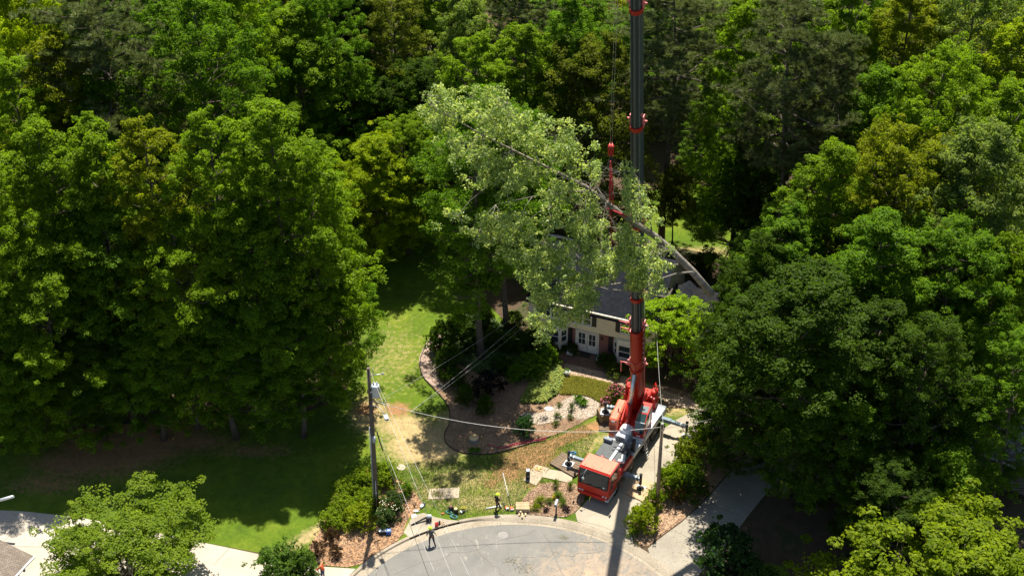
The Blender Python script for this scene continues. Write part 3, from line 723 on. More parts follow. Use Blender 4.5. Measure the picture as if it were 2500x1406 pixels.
sheet('soil_bed', [(1590, 930), (1700, 965), (1720, 985), (1640, 1000), (1600, 985), (1560, 960)], .012, SOIL, 1)
sheet('gravel_strip', [(1058, 812), (1024, 865), (1023, 900), (1040, 930), (1075, 955), (1085, 930), (1062, 900), (1068, 850), (1088, 815)], .07, surf('pinkish_gravel', [(.3, (.28, .2, .16)), (.7, (.42, .32, .27))], 3, .95, 12, .9, .06), 1)
RIVER = [(1335, 1010), (1368, 982), (1420, 958), (1466, 985), (1462, 1012), (1420, 1028), (1395, 1018), (1350, 1032), (1300, 1040), (1260, 1010)]
_, RIV = sheet('pebble_bed', RIVER, .066, surf('pale_stone_bed', [(.3, (.28, .21, .15)), (.7, (.44, .36, .28))], 2, .9, 12, .8, .05), 1)
_, JUN = sheet('groundcover_bed', [(1362, 965), (1372, 930), (1392, 918), (1450, 928), (1528, 950), (1510, 975), (1478, 975), (1463, 985), (1440, 970), (1400, 965), (1385, 965)], .07, surf('yellow_groundcover', [(.25, (.15, .15, .012)), (.5, (.24, .22, .02)), (.75, (.32, .28, .035))], 1.5, .9, 10, .9, .08), 1)
# dark plastic edging round the beds
def edging(P, a, b, lab, name='bed_edging', h=.09):
    Q = P[a:b] if b > a else P[a:] + P[:b]
    e = MB().tube([Vector((q.x, q.y, h)) for q in Q], .035, 5); tag(e.build(name, mat('black_edging', (.02, .017, .014), .8)), lab, 'edging')
n1 = len(BED1); i0 = min(range(n1), key=lambda i: (proj(BED1[i])[0] - 1072) ** 2 + (proj(BED1[i])[1] - 808) ** 2); i1 = min(range(n1), key=lambda i: (proj(BED1[i])[0] - 1330) ** 2 + (proj(BED1[i])[1] - 1072) ** 2)
edging(BED1, min(i0, i1), max(i0, i1) + 1, 'long black edging curving round the big mulch bed in front of the house')
# manhole and lawn lid
MB().lathe([(.36, -.3), (.36, -.088), (.33, -.086)], (G(1228, 1304).x, G(1228, 1304).y, 0), 24).build('manhole_rim', CONC)
mh = bpy.data.objects['manhole_rim']; bpy.data.objects.remove(mh)
mh = thing('manhole', 'round worn manhole cover in the asphalt turning circle', 'manhole', (G(1228, 1304).x, G(1228, 1304).y, -.095))
MB().lathe([(.38, -.05), (.38, .006), (.34, .008)], n=24).build('rim', mat('manhole_rim', (.30, .28, .26), .8), mh)
MB().lathe([(.32, -.02), (.32, .012), (.30, .014)], n=24).build('cover', mat('manhole_cover', (.23, .215, .20), .75, 0, .2, 8, .6), mh)
lid = MB().lathe([(.36, -.02), (.36, .03), (.33, .035)], (G(979, 1141).x, G(979, 1141).y, 0), 20); tag(lid.build('meter_lid', mat('lid_concrete', (.46, .39, .30), .85)), 'round pale concrete lid set flush in the lawn', 'lid')
# scattered small stuff
def scatter(name, poly, n, fn, label, mats, seed, z=.0, kind='stuff', avoid=None):
    rg = np.random.default_rng(seed); xs = [p.x for p in poly]; ys = [p.y for p in poly]; b = MB(); k = 0
    while k < n:
        x = rg.uniform(min(xs), max(xs), 400); y = rg.uniform(min(ys), max(ys), 400); ok = inpoly(x, y, [(p.x, p.y) for p in poly])
        for a, c in zip(x[ok], y[ok]):
            if math.hypot(a - CX, c - CY) < 14.75 and kind != 'road': continue
            fn(b, a, c, z, rg); k += 1
            if k >= n: break
    return tag(b.build(name, mats), label, None, None, 'stuff')
def chip(b, x, y, z, rg):
    a = rg.random() * 3.14; L = .05 + .09 * rg.random(); W = .02 + .03 * rg.random(); t = (rg.random(3) - .5) * .06
    ca, sa = math.cos(a), math.sin(a)
    b.add([(x - ca * L, y - sa * L, z + .01 + abs(t[0])), (x - sa * W, y + ca * W, z + .035 + t[1]), (x + ca * L, y + sa * L, z + .01 + abs(t[2])), (x + sa * W, y - ca * W, z + .03)], [(0, 1, 2, 3)], int(rg.integers(0, 3)))
CH = [mat('chip_a', (0.345, 0.232, 0.150), .9), mat('chip_b', (0.165, 0.098, 0.060), .9), mat('chip_c', (0.270, 0.165, 0.098), .9)]
scatter('mulch_chips', BED2, 2600, chip, 'loose bark chips on the pale mulch round the mailbox', CH, 1, .045)
scatter('mulch_chips', BED3, 4200, chip, 'loose bark chips on the orange mulch by the hedge', CH, 2, .045)
scatter('mulch_chips', BED4, 2200, chip, 'loose bark chips between the two driveways', CH, 3, .04)
scatter('mulch_chips', BED1, 5200, chip, 'loose bark chips on the big dark bed', CH, 4, .05)
def pebble(b, x, y, z, rg):
    s = .035 + .05 * rg.random(); a = rg.random() * 3.1
    pts = [(x + s * math.cos(a + k * 1.257) * (.8 + .3 * rg.random()), y + s * math.sin(a + k * 1.257) * (.8 + .3 * rg.random()), z) for k in range(5)]
    top = [(x + (p[0] - x) * .6, y + (p[1] - y) * .6, z + s * .7) for p in pts]
    i = 5; b.add(pts + top, [(k, (k + 1) % 5, 5 + (k + 1) % 5, 5 + k) for k in range(5)] + [(5, 6, 7, 8, 9)], int(rg.integers(0, 3)))
scatter('pebbles', RIV, 4200, pebble, 'pale river pebbles in the bed beside the crane', [mat('peb_a', (.42, .35, .27), .8), mat('peb_b', (.34, .27, .20), .8), mat('peb_c', (.50, .43, .36), .8)], 5, .06)
def spriglet(b, x, y, z, rg):
    for k in range(3):
        a = rg.random() * 6.28; L = .10 + .10 * rg.random(); s = .03
        b.add([(x - s * math.sin(a), y + s * math.cos(a), z), (x + s * math.sin(a), y - s * math.cos(a), z), (x + L * math.cos(a) * .7, y + L * math.sin(a) * .7, z + L)], [(0, 1, 2)], int(rg.integers(0, 2)))
def ivy(b, x, y, z, rg):
    for k in range(3):
        a = rg.random() * 6.28; L = .07 + .07 * rg.random(); h_ = .05 + .25 * rg.random() ** 2; ca, sa = math.cos(a), math.sin(a); x0 = x + rg.normal() * .06; y0 = y + rg.normal() * .06
        b.add([(x0 - L * ca, y0 - L * sa, z + h_), (x0 + L * .5 * sa, y0 - L * .5 * ca, z + h_ + .03), (x0 + L * ca, y0 + L * sa, z + h_ + .02), (x0 - L * .5 * sa, y0 + L * .5 * ca, z + h_ + .04)], [(0, 1, 2, 3)], int(rg.integers(0, 3)))
IV = [mat('ivy_a', (.045, .09, .012), .6), mat('ivy_b', (.08, .14, .016), .6), mat('ivy_c', (.03, .055, .01), .6)]
scatter('ground_ivy', [G(*q) for q in [(1075, 800), (1120, 775), (1200, 780), (1290, 830), (1330, 850), (1325, 905), (1270, 900), (1200, 925), (1150, 905), (1105, 880), (1085, 840)]], 5200, ivy, 'dark ivy groundcover round the garden tree trunks', IV, 15, .05)
scatter('ground_ivy', [G(*q) for q in [(1310, 905), (1360, 890), (1378, 915), (1365, 960), (1330, 985), (1270, 985), (1290, 950)]], 2600, ivy, 'sun-dappled low green groundcover left of the yellow patch', [mat('ivy_d', (.15, .20, .015), .7), mat('ivy_e', (.09, .15, .014), .7), mat('ivy_f', (.20, .22, .02), .7)], 16, .05)
scatter('groundcover', JUN, 7000, spriglet, 'dense yellow creeping groundcover below the garden path', [mat('gc_a', (.34, .31, .03), .8), mat('gc_b', (.20, .21, .018), .8)], 6, .06)
def blade(b, x, y, z, rg):
    for k in range(2):
        a = rg.random() * 6.28; L = .05 + .06 * rg.random(); s = .014
        b.add([(x - s * math.sin(a), y + s * math.cos(a), z), (x + s * math.sin(a), y - s * math.cos(a), z), (x + L * math.cos(a) * .7, y + L * math.sin(a) * .7, z + L)], [(0, 1, 2)], int(rg.integers(0, 3)))
GB = [mat('grass_a', (.13, .19, .025), .9), mat('grass_b', (.22, .22, .06), .9), mat('grass_c', (.07, .12, .016), .9)]
scatter('grass', [G(*q) for q in [(900, 1170), (1000, 1130), (1100, 1120), (1240, 1090), (1420, 1030), (1460, 1060), (1400, 1170), (1290, 1190), (1260, 1250), (1120, 1270), (1020, 1220)]], 26000, blade, 'short patchy lawn grass in the sunny front yard', GB, 7, .0)
def twig(b, x, y, z, rg):
    a = rg.random() * 6.28; L = .05 + .16 * rg.random() ** 2; s = .012 + .01 * rg.random(); dx, dy = math.cos(a) * L, math.sin(a) * L
    b.add([(x, y, z + .006), (x + dx + s * dy / L, y + dy - s * dx / L, z + .02), (x + dx - s * dy / L, y + dy + s * dx / L, z + .025)], [(0, 1, 2)], int(rg.integers(0, 2)))
def rscatter(name, c, r, n, seed, label, z=-.093):
    rg = np.random.default_rng(seed); b = MB(); c = G(*c)
    for i in range(n):
        a = rg.random() * 6.28; q = rg.random() ** .6 * r; twig(b, c.x + q * math.cos(a), c.y + q * math.sin(a) * .8, z, rg)
    return tag(b.build(name, [mat('litter_a', (.10, .075, .05), .9), mat('litter_b', (.16, .16, .05), .9)]), label, None, None, 'stuff')
rscatter('leaf_litter', (1550, 1380), 5.5, 420, 8, 'scattered twigs and dead leaves on the sandy part of the road', -.09)
rscatter('leaf_litter', (1660, 1330), 3.2, 130, 9, 'scattered dead leaves on the neighbouring driveway', .022)
rscatter('leaf_litter', (1280, 1385), .7, 90, 10, 'small heap of leaves on the asphalt')
rscatter('leaf_litter', (1247, 1368), .5, 60, 11, 'smaller heap of leaves on the asphalt')
rscatter('leaf_litter', (1374, 1309), .35, 50, 12, 'broken leafy twigs on the asphalt below the mailbox')

for i_, (px_, py_, r_, n_) in enumerate([(330, 1080, 9, 1500), (620, 1120, 7, 700), (120, 1160, 8, 700), (930, 1030, 4, 220), (1180, 1000, 6, 500), (1900, 1260, 7, 500), (2050, 1330, 6, 400)]):
    rscatter('leaf_litter', (px_, py_), r_, n_, 30 + i_, ['brown litter under the middle of the left-hand wood edge', 'litter below the wide low tree by the lawn', 'litter at the left edge of the shaded lawn', 'litter on the dry ground near the tall pole', 'litter on the big mulch bed', 'litter beyond the right driveway', 'litter in the black shade above the bright maple'][i_], .052 if i_ == 4 else .008)
# ------------------------------------------------------------------ the mobile crane
crane = thing('mobile_crane', 'red and white mobile crane parked on the driveway with its boom raised over the house', 'crane', (6.24, 111.43, 0), -R(27.4))
cr_m = Matrix.Translation((6.24, 111.43, 0)) @ Matrix.Rotation(-R(27.4), 4, 'Z')
cr_i = cr_m.inverted()
def CL(px, py, z): return cr_i @ G(px, py, z)
def P(mb, name, mats, parent=crane): return mb.build(name, mats, parent)
# carrier: y runs from the front bumper (0) to the tail (12.8); x to the right side of the picture
b = MB(); b.box((0, 5.9, .95), (1.0, 10.2, .5), 0, bev=.04)
for y in (2.8, 5.2, 7.9, 9.9): b.box((0, y, .75), (2.2, .3, .25), 0)
P(b, 'chassis', GREY)
b = MB(); b.box((-.55, 4.05, 1.93), (1.45, 2.2, .10), 0, bev=.02).box((.62, 3.9, 1.93), (.85, 2.4, .10), 0, bev=.02)
b.box((-.75, 3.95, 1.55), (.95, 2.5, .66), 1).box((.70, 3.95, 1.55), (.9, 2.5, .66), 1)
P(b, 'engine_deck', [DGREY, GREY])
b = MB(); b.box((.12, 3.55, 2.03), (.26, 2.9, .14), 0, bev=.03).box((.12, 2.25, 2.1), (.34, .3, .16), 0, bev=.03); P(b, 'boom_rest_beam', LGREY)
for sx in (-1, 1):
    b = MB(); b.box((.12 + sx * .38, 2.35, 2.36), (.16, .3, .62), 0, Matrix.Rotation(sx * R(35), 3, 'Y'), bev=.03); P(b, 'boom_rest_horn', mat('pinkish_red', (.62, .16, .15), .45))
# side decks
for sx in (-1, 1):
    b = MB(); b.box((sx * 1.02, 3.1, 1.72), (.66, 2.6, .09), 0, bev=.02).box((sx * 1.33, 3.1, 1.48), (.05, 2.6, .5), 0); P(b, 'front_fender', RED)
    b = MB(); b.box((sx * 1.04, 7.6, 1.72), (.64, 6.2, .08), 0, bev=.02).box((sx * 1.34, 7.6, 1.5), (.04, 6.2, .42), 0)
    P(b, 'side_deck', WHITE if sx < 0 else [LGREY])
b = MB(); b.box((1.02, 8.2, 1.80), (.68, 2.9, .1), 0, bev=.02); P(b, 'rear_right_deck', WHITE)
b = MB(); b.box((0, 6.2, 1.66), (1.5, 2.6, .1), 0, bev=.02).box((0, 9.7, 1.66), (1.5, 2.0, .1), 0, bev=.02); P(b, 'centre_deck', LGREY)
b = MB(); b.box((0, 10.75, 1.35), (2.66, .5, .75), 0, bev=.05); b.box((0, 11.0, .9), (2.4, .12, .3), 1); P(b, 'tail', [GREY, BLACK])
for sx in (-1, 1): P(MB().box((sx * 1.1, 11.1, .98), (.3, .05, .14), 0, bev=.02), 'tail_light', mat('tail_red', (.4, .01, .01), .3))
# white boxes between the deck and the superstructure
b = MB(); b.box((-.12, 5.65, 2.02), (1.05, .62, .58), 0, bev=.06); P(b, 'grey_locker', LGREY)
b = MB(); b.box((-.05, 6.25, 2.2), (1.0, .85, .95), 0, bev=.14); b.lathe([(.34, 0), (.34, .08), (.2, .14)], (-.1, 6.25, 2.67), 14); P(b, 'oil_tank', WHITE)
b = MB(); b.box((-.98, 4.75, 2.15), (.72, .32, .34), 0, bev=.03); P(b, 'battery_box', GREY)
for k in range(4): P(MB().tube([(-.35 + .13 * k, 4.9, 2.0), (-.42 + .13 * k, 5.05, 2.35), (-.30 + .13 * k, 5.3, 2.35), (-.25 + .13 * k, 5.35, 2.0)], .025, 6), 'hose', BLACK)
for k in range(5): P(MB().tube([(.70 + .07 * k, 3.3, 2.0), (.72 + .07 * k, 3.9, 2.1 + .03 * k), (.78 + .07 * k, 4.6, 2.25), (.70 + .09 * k, 5.2, 2.05)], .028, 6), 'pipe', STEEL if k % 2 else BLACK)
b = MB(); b.box((.95, 3.4, 2.12), (.35, .8, .16), 0, Matrix.Rotation(.3, 3, 'Z'), bev=.05).box((1.0, 4.3, 2.2), (.3, .4, .3), 1, bev=.05); b.sphere((.9, 2.9, 2.2), .2, 2); b.sphere((1.12, 3.0, 2.15), .15, 2); P(b, 'engine_fittings', [LGREY, BLACK, WHITE])
b = MB(); b.lathe([(.16, 0), (.16, 1.1), (.13, 1.15)], (1.15, 4.9, 1.75), 12); P(b, 'exhaust', BLACK)
P(MB().box((-1.2, 5.2, 1.86), (.4, .2, .14), 0, bev=.03), 'orange_wedge', ORANGE); P(MB().box((-1.15, 5.75, 1.86), (.45, .2, .14), 0, bev=.03), 'orange_wedge', ORANGE)
b = MB(); b.box((1.1, 6.2, 1.80), (.5, .42, .12), 0, bev=.03); P(b, 'step_plate', WHITE)
# ladder hanging from the right deck
ld = MB()
for s_ in (-.17, .17): ld.box((1.62, 6.35 + s_, 1.02), (.05, .04, 1.6), 0, Matrix.Rotation(-.25, 3, 'Y'))
lo = P(ld, 'ladder', STEEL)
for k in range(6): P(MB().box((1.62 + .25 * (1.02 - (.4 + .26 * k)) , 6.35, .4 + .26 * k), (.06, .32, .035)), 'rung', STEEL, lo)
# cab
cab = MB()
def X(sx, y, z): return Vector((sx, y, z))
prof = [(0.0, .55), (-.02, 1.62), (.22, 2.92), (.34, 3.0), (1.85, 3.0), (1.98, 2.9), (1.98, .62), (1.5, .45)]
for i in range(1): cab.prism([(0, 0)] * 0 or [(p[0], p[1]) for p in prof], -1.32, 1.32, 0, Matrix(((0, 0, 1, 0), (1, 0, 0, 0), (0, 1, 0, 0), (0, 0, 0, 1))))
c = P(cab, 'cab', RED)
P(MB().box((0, 1.1, 3.025), (2.5, 1.5, .05), 0, bev=.03), 'roof', mat('sky_sheen_red', (.66, .16, .085), .5, 0, .12, 1.5, 0, .45, .2), c)  # lighter salmon red: sky sheen on the roof painted into the colour
tl = math.atan2(.24, 1.30)
P(MB().box((0, .075, 2.25), (2.34, .03, 1.18), 0, Matrix.Rotation(-tl, 3, 'X'), bev=.01), 'windshield', GLASS, c)
b = MB()
for s_, d in (((0, -.045, 1.64), (2.44, .06, .07)), ((0, .20, 2.87), (2.44, .06, .07)), ((-1.2, .07, 2.25), (.06, .06, 1.25)), ((1.2, .07, 2.25), (.06, .06, 1.25))): b.box(s_, d, 0, Matrix.Rotation(-tl, 3, 'X'))
P(b, 'windshield_seal', BLACK, c)
b = MB(); b.tube([(-.1, -.07, 1.62), (.75, -.05, 1.78)], .015, 5).tube([(-.9, -.07, 1.62), (-.1, -.05, 1.78)], .015, 5); P(b, 'wiper', BLACK, c)
b = MB(); b.box((-.55, .28, 2.35), (.3, .03, .3)).box((.15, .28, 2.3), (.45, .05, .2)); 
for sx in (-1, 1):
    P(MB().box((sx * 1.325, .95, 2.3), (.02, .95, .85), 0, bev=.01), 'side_window', GLASS, c)
    b = MB(); b.box((sx * 1.33, .95, 1.35), (.015, 1.05, 1.0), 0).box((sx * 1.345, 1.3, 1.75), (.03, .18, .04), 1); P(b, 'door', [RED, BLACK], c)
    b = MB(); b.tube([(sx * 1.3, .2, 2.75), (sx * 1.55, -.02, 2.7), (sx * 1.55, -.02, 2.4)], .025, 6, 0); b.box((sx * 1.56, -.02, 2.2), (.1, .2, .46), 0, bev=.03); P(b, 'mirror', BLACK, c)
    for q in range(2): P(MB().lathe([(.09, -.03), (.09, .03)], (sx * (1.12 - .24 * q), -.035, .86), 12, 0, 'Y'), 'headlight', mat('headlight_glass', (.75, .74, .68), .15), c)
b = MB(); b.box((0, -.06, .68), (2.5, .12, .34), 0, bev=.04); P(b, 'bumper', RED, c)
b = MB(); b.box((1.22, .6, .62), (.3, 1.5, .22), 0, bev=.05); P(b, 'step', LGREY, c)
b = MB(); b.tube([(-.62, .15, 3.02), (-.68, -.12, 2.95), (-.7, -.35, 2.55)], .014, 5); b.lathe([(.001, .05), (.10, .04), (.13, 0), (.10, -.04), (.001, -.05)], (-.7, -.38, 2.45), 12, 0, 'Y'); P(b, 'front_mirror', mat('mirror_glass', (.5, .55, .58), .1, .4), c)
P(MB().box((.9, -.02, 1.8), (.13, .02, .13), 0, Matrix.Rotation(-tl, 3, 'X')), 'sticker', WHITE, c)
for x in (-.95, -.25, .35, 1.05): P(MB().lathe([(.035, 0), (.03, .05)], (x, .5 + .2 * (x > 0), 3.04), 8), 'roof_light', ORANGE if x == 1.05 else BLACK, c)
b = MB(); b.tube([(-.1, -.15, .62), (-.14, -.25, .45), (-.12, -.3, .2)], [.05, .035, .02], 6); P(b, 'tow_strap', YELLOW, c)
# wheels
wh = MB(); wh.lathe([(.34, -.16), (.60, -.17), (.66, -.10), (.66, .10), (.60, .17), (.34, .16)], n=24, axis='X')
wm = wh.mesh('tyre', BLACK); rm_ = MB().lathe([(.05, -.12), (.30, -.05), (.34, -.15), (.34, .15), (.30, .05), (.12, .10), (.10, .19), (.02, .19)], n=18, axis='X').mesh('rim', mat('rim_grey', (.25, .25, .26), .45, .3))
for y in (1.5, 4.2, 7.1, 8.75):
    for sx in (-1, 1):
        t_ = link('wheel', None, crane); t_.location = (sx * 1.17, y, .66)
        link('tyre', wm, t_); q = link('rim', rm_, t_)
        if sx < 0: q.rotation_euler[2] = math.pi
# outriggers
def outrigger(px, py, zf, y, beamz=1.12, mark=True):
    f = CL(px, py, zf); s = 1 if f.x > 0 else -1
    o = link('outrigger', None, crane)
    d = Vector((f.x, f.y, beamz)); a = Vector((0, y, beamz)); L = (d - a); ang = math.atan2(L.y, L.x)
    m1 = a + L * .25 + L * .0; b = MB(); ln = L.length
    b.box(a + L * .30, (ln * .60, .34, .36), 0, ang, bev=.02); P(b, 'outer_beam', BLUEG, o)
    b = MB(); b.box(a + L * .78, (ln * .44, .26, .28), 0, ang, bev=.02); 
    P(b, 'inner_beam', BLUEG, o)
    for k in range(3):
        P(MB().box(a + L * (.86 + .05 * k) + Vector((0, 0, 0)), (.05, .275, .295), 0, ang + .0, bev=0), 'warning_stripe', WHITE if k % 2 == 0 else BLACK, o)
    P(MB().box(a + L * .60, (.10, .40, .42), 0, ang, bev=.02), 'beam_stop', GREY, o)
    b = MB(); b.lathe([(.11, -.5), (.11, .42), (.13, .44), (.13, .5)], (f.x, f.y, beamz), 12); P(b, 'jack_cylinder', BLACK, o)
    b = MB(); b.tube([(f.x, f.y, beamz - .45), (f.x, f.y, zf + .1)], .06, 10); P(b, 'jack_rod', CHROME, o)
    b = MB(); b.lathe([(.30, .0), (.30, .04), (.12, .12), (.10, .2)], (f.x, f.y, zf + .04), 16); b.box((f.x, f.y, zf + .03), (.78, .78, .05), 1, ang, bev=.02); P(b, 'foot_plate', [BLACK, LGREY], o)
    b = MB(); q = a + L * .86; b.tube([(q.x, q.y, beamz - .1), (f.x, f.y, zf + .35)], .03, 6); P(b, 'brace', BLACK, o)
    return f
F1 = outrigger(1388, 1133, .22, 2.75); F2 = outrigger(1563, 1193, .06, 2.75); F3 = outrigger(1478, 1006, .98, 9.9, 1.55); F4 = outrigger(1675, 1068, .08, 9.9, 1.25)
# superstructure: its y axis runs from the boom foot side (+) to the camera side (-)
S = link('superstructure', None, crane); S.location = (-.33, 7.6, 0); S.rotation_euler[2] = R(8)
sup_w = cr_m @ Matrix.Translation((-.33, 7.6, 0)) @ Matrix.Rotation(R(8), 4, 'Z')
P(MB().lathe([(.85, 1.66), (.85, 1.86), (.75, 1.9)], n=28), 'slewing_ring', BLACK, S)
b = MB(); b.box((0, .2, 1.97), (2.3, 3.0, .16), 0, bev=.03); P(b, 'turntable', RED, S)
for sx in (-1, 1):
    b = MB(); pr = [(-1.2, 1.9), (-.9, 2.5), (1.0, 3.35), (1.5, 3.9), (1.95, 3.9), (2.5, 2.2), (2.4, 1.9)]
    b.prism(pr, sx * .60 - .06, sx * .60 + .06, 0, Matrix(((0, 0, 1, 0), (1, 0, 0, 0), (0, 1, 0, 0), (0, 0, 0, 1)))); P(b, 'side_plate', RED, S)
b = MB(); b.box((-1.05, -.15, 2.55), (.72, 2.6, 1.35), 0, bev=.12); P(b, 'engine_housing', mat('sky_sheen_red', (.60, .10, .045)), S)
P(MB().box((-1.05, -1.47, 3.0), (.3, .02, .14), 0), 'name_plate', WHITE, S)
for k in range(4): P(MB().box((-1.05, -1.465, 2.15 + .13 * k), (.5, .02, .04), 0), 'grille_bar', BLACK, S)
# crane operator cab, tilted back
oc = MB(); q = [(-1.55, 1.98), (-1.62, 2.55), (-1.25, 3.35), (-.55, 3.78), (.75, 3.80), (.85, 2.05), (.3, 1.95)]
M4 = Matrix(((0, 0, 1, 0), (1, 0, 0, 0), (0, 1, 0, 0), (0, 0, 0, 1)))
oc.prism(q, .68, 1.52, 0, M4); oc = P(oc, 'operator_cab', RED, S)
def slabq(y0, z0, y1, z1, x0, x1, nm, m, par, t=.02):
    d = Vector((0, y1 - y0, z1 - z0)).normalized(); n_ = Vector((0, d.z, -d.y)); n_ = n_ if n_.y < 0 or n_.z > .9 else -n_
    if n_.z < 0 and abs(n_.y) < .3: n_ = -n_
    vs = [Vector((x, y, z)) + n_ * k for k in (-.01, t) for (x, y, z) in ((x0, y0, z0), (x1, y0, z0), (x1, y1, z1), (x0, y1, z1))]
    return P(MB().hull(vs), nm, m, par)
slabq(-1.64, 2.50, -1.27, 3.32, .74, 1.46, 'front_window', GLASSB, oc); slabq(-1.22, 3.37, -.62, 3.74, .74, 1.46, 'roof_window', GLASSB, oc)
slabq(-.50, 3.785, .25, 3.80, .78, 1.42, 'roof_panel', mat('hazy_glass', (.16, .2, .2), .2), oc)
P(MB().box((1.10, -1.66, 2.28), (.3, .02, .10), 0, Matrix.Rotation(-.1, 3, 'X')), 'cab_plate', WHITE, oc)
P(MB().box((1.10, -1.28, 3.36), (.84, .07, .06), 0, bev=.01), 'cross_bar', LGREY, oc)
P(MB().box((1.53, -.5, 2.9), (.02, 1.2, .95), 0, bev=.01), 'door_window', GLASSB, oc)
P(MB().box((1.1, -1.60, 2.0), (.95, .25, .07), 0, bev=.02), 'cab_step', WHITE, oc)
# counterweight, winches, railings
b = MB(); b.box((0, 2.9, 2.0), (2.7, .95, .75), 0, bev=.08); b.box((0, 3.0, 2.7), (2.6, .75, .6), 0, bev=.08); cw = P(b, 'counterweight', RED, S)
for sx in (-1, 1):
    P(MB().box((sx * 1.08, 2.95, 3.15), (.45, .7, .3), 0, bev=.06), 'ballast_block', RED, cw)
    P(MB().box((sx * 1.2, 2.38, 2.3), (.28, .1, .8), 0, bev=.03), 'ballast_bracket', RED, cw)
    P(MB().tube([(sx * 1.25, 2.7, 3.3), (sx * 1.25, 2.75, 3.75), (sx * 1.05, 3.25, 3.8), (sx * .85, 3.3, 3.3)], .04, 6), 'lifting_loop', RED, cw)
for k in range(3): P(MB().box((.75 + .22 * k, 2.4, 3.02 - .1 * k), (.14, .18, .16), 0, bev=.03), 'valve_block', mat('pinkish_red', (0, 0, 0)), S)
b = MB(); b.lathe([(.36, -.45), (.36, -.38), (.24, -.36), (.24, .36), (.36, .38), (.36, .45)], (0, 2.15, 2.75), 18, 0, 'X'); P(b, 'winch', REDD, S)
P(MB().tube([(.9, 1.2, 3.7), (.95, 1.9, 3.75), (1.0, 2.5, 3.6)], .035, 6), 'handrail', RED, S)
P(MB().lathe([(.06, 0), (.06, .12), (.03, .16)], (.55, 2.7, 3.3), 10), 'beacon', ORANGE, S)
# boom
EL = R(82.0); pv = Vector((.0, 1.75, 2.7)); bu = Vector((0, -math.cos(EL), math.sin(EL))); bn = Vector((0, -math.sin(EL), -math.cos(EL)))  # bn: underside normal, toward the camera side
bx_ = Vector((1, 0, 0))
def boom_ring(L, wd, ht):
    """flat back, rounded belly"""
    c = pv + bu * L; out = []
    out += [c + bx_ * (-wd / 2) - bn * (ht * .45), c + bx_ * (wd / 2) - bn * (ht * .45)]
    for k in range(0, 15):
        a = R(90 * (1 - k / 7)); out.append(c + bx_ * (wd / 2 * math.sin(a)) + bn * (ht * .05 + ht * .5 * math.cos(a)))
    return out
def boom_sec(name, L0, L1, wd, ht, m):
    a, c = boom_ring(L0, wd, ht), boom_ring(L1, wd, ht); n = len(a)
    b = MB(); b.add(a + c, [(i, (i + 1) % n, n + (i + 1) % n, n + i) for i in range(n)] + [tuple(range(n)), tuple(range(n, 2 * n))], 0)
    return P(b, name, m, S)
def collar(L, wd, ht, par, h=.34, m=None):
    a, c = boom_ring(L - h, wd + .16, ht + .16), boom_ring(L, wd + .16, ht + .16); n = len(a)
    b = MB(); b.add(a + c, [(i, (i + 1) % n, n + (i + 1) % n, n + i) for i in range(n)] + [tuple(range(n)), tuple(range(n, 2 * n))], 0)
    P(b, 'collar', m or REDD, par)
    for sx in (-1, 1):
        cc = pv + bu * (L + .28) + bx_ * (sx * (wd / 2 + .07)) - bn * .15
        P(MB().box(cc, (.09, .42, .95), 0, Matrix.Rotation(EL - math.pi / 2 + 0, 3, 'X').inverted(), bev=.02), 'guide_plate', mat('pinkish_red', (0, 0, 0)), par)
        P(MB().box(cc + bx_ * sx * .14, (.22, .12, .12), 0), 'guide_bolt', mat('pinkish_red', (0, 0, 0)), par)
base = boom_sec('base_section', -.3, 8.7, 1.02, 1.25, REDD); collar(8.7, 1.02, 1.25, base); collar(4.3, 1.02, 1.22, base, .2)
secs = [(8.7, 12.3, .86, 1.05), (12.3, 19.8, .83, 1.0), (19.8, 29.3, .80, .95), (29.3, 39.5, .76, .9), (39.5, 50, .72, .85), (50, 60.3, .68, .8)]
for i, (a, c, wd, ht) in enumerate(secs):
    s_ = boom_sec('boom_section', a, c, wd, ht, SLATE); 
    if i < 5: collar(c, wd, ht, s_)
    for k in range(5):   # long pressed ribs on the rounded belly
        an = R(-50 + 25 * k); p0 = bx_ * (wd / 2 * math.sin(an)) + bn * (ht * .05 + ht * .5 * math.cos(an)) * 1.0
        P(MB().tube([pv + bu * (a + .05) + p0, pv + bu * (c - .4) + p0], .045, 5, caps=False), 'rib', mat('dark_rib', (.020, .026, .028), .3) if k % 2 else mat('pale_rib', (.10, .125, .125), .35), s_)
hd = MB(); c0 = pv + bu * 60.3; hd.box(c0 + bn * .3, (.75, 1.5, .9), 0, bev=.1); hd.lathe([(.35, -.2), (.35, .2)], c0 + bn * .85 + bu * .1, 16, 0, 'X'); P(hd, 'boom_head', REDD, S)
b = MB(); b.hull([pv + bu * 4.6 + bx_ * .34 + bn * .5, pv + bu * 4.6 - bx_ * .34 + bn * .5, pv + bu * 5.4 + bx_ * .46 + bn * .5, pv + bu * 5.4 - bx_ * .46 + bn * .5, pv + bu * 3.9 + bn * .75, pv + bu * 5.2 + bn * .8, pv + bu * 3.9 + bn * .5]); P(b, 'cylinder_bracket', REDD, S)
cf = Vector((-.05, -1.0, 2.15)); ct = pv + bu * 4.1 + bn * .74; d_ = ct - cf
P(MB().tube([cf, cf + d_ * .46], .27, 14), 'cylinder_barrel', REDD, S); P(MB().tube([cf + d_ * .44, ct], .165, 14), 'cylinder_rod', CHROME, S)
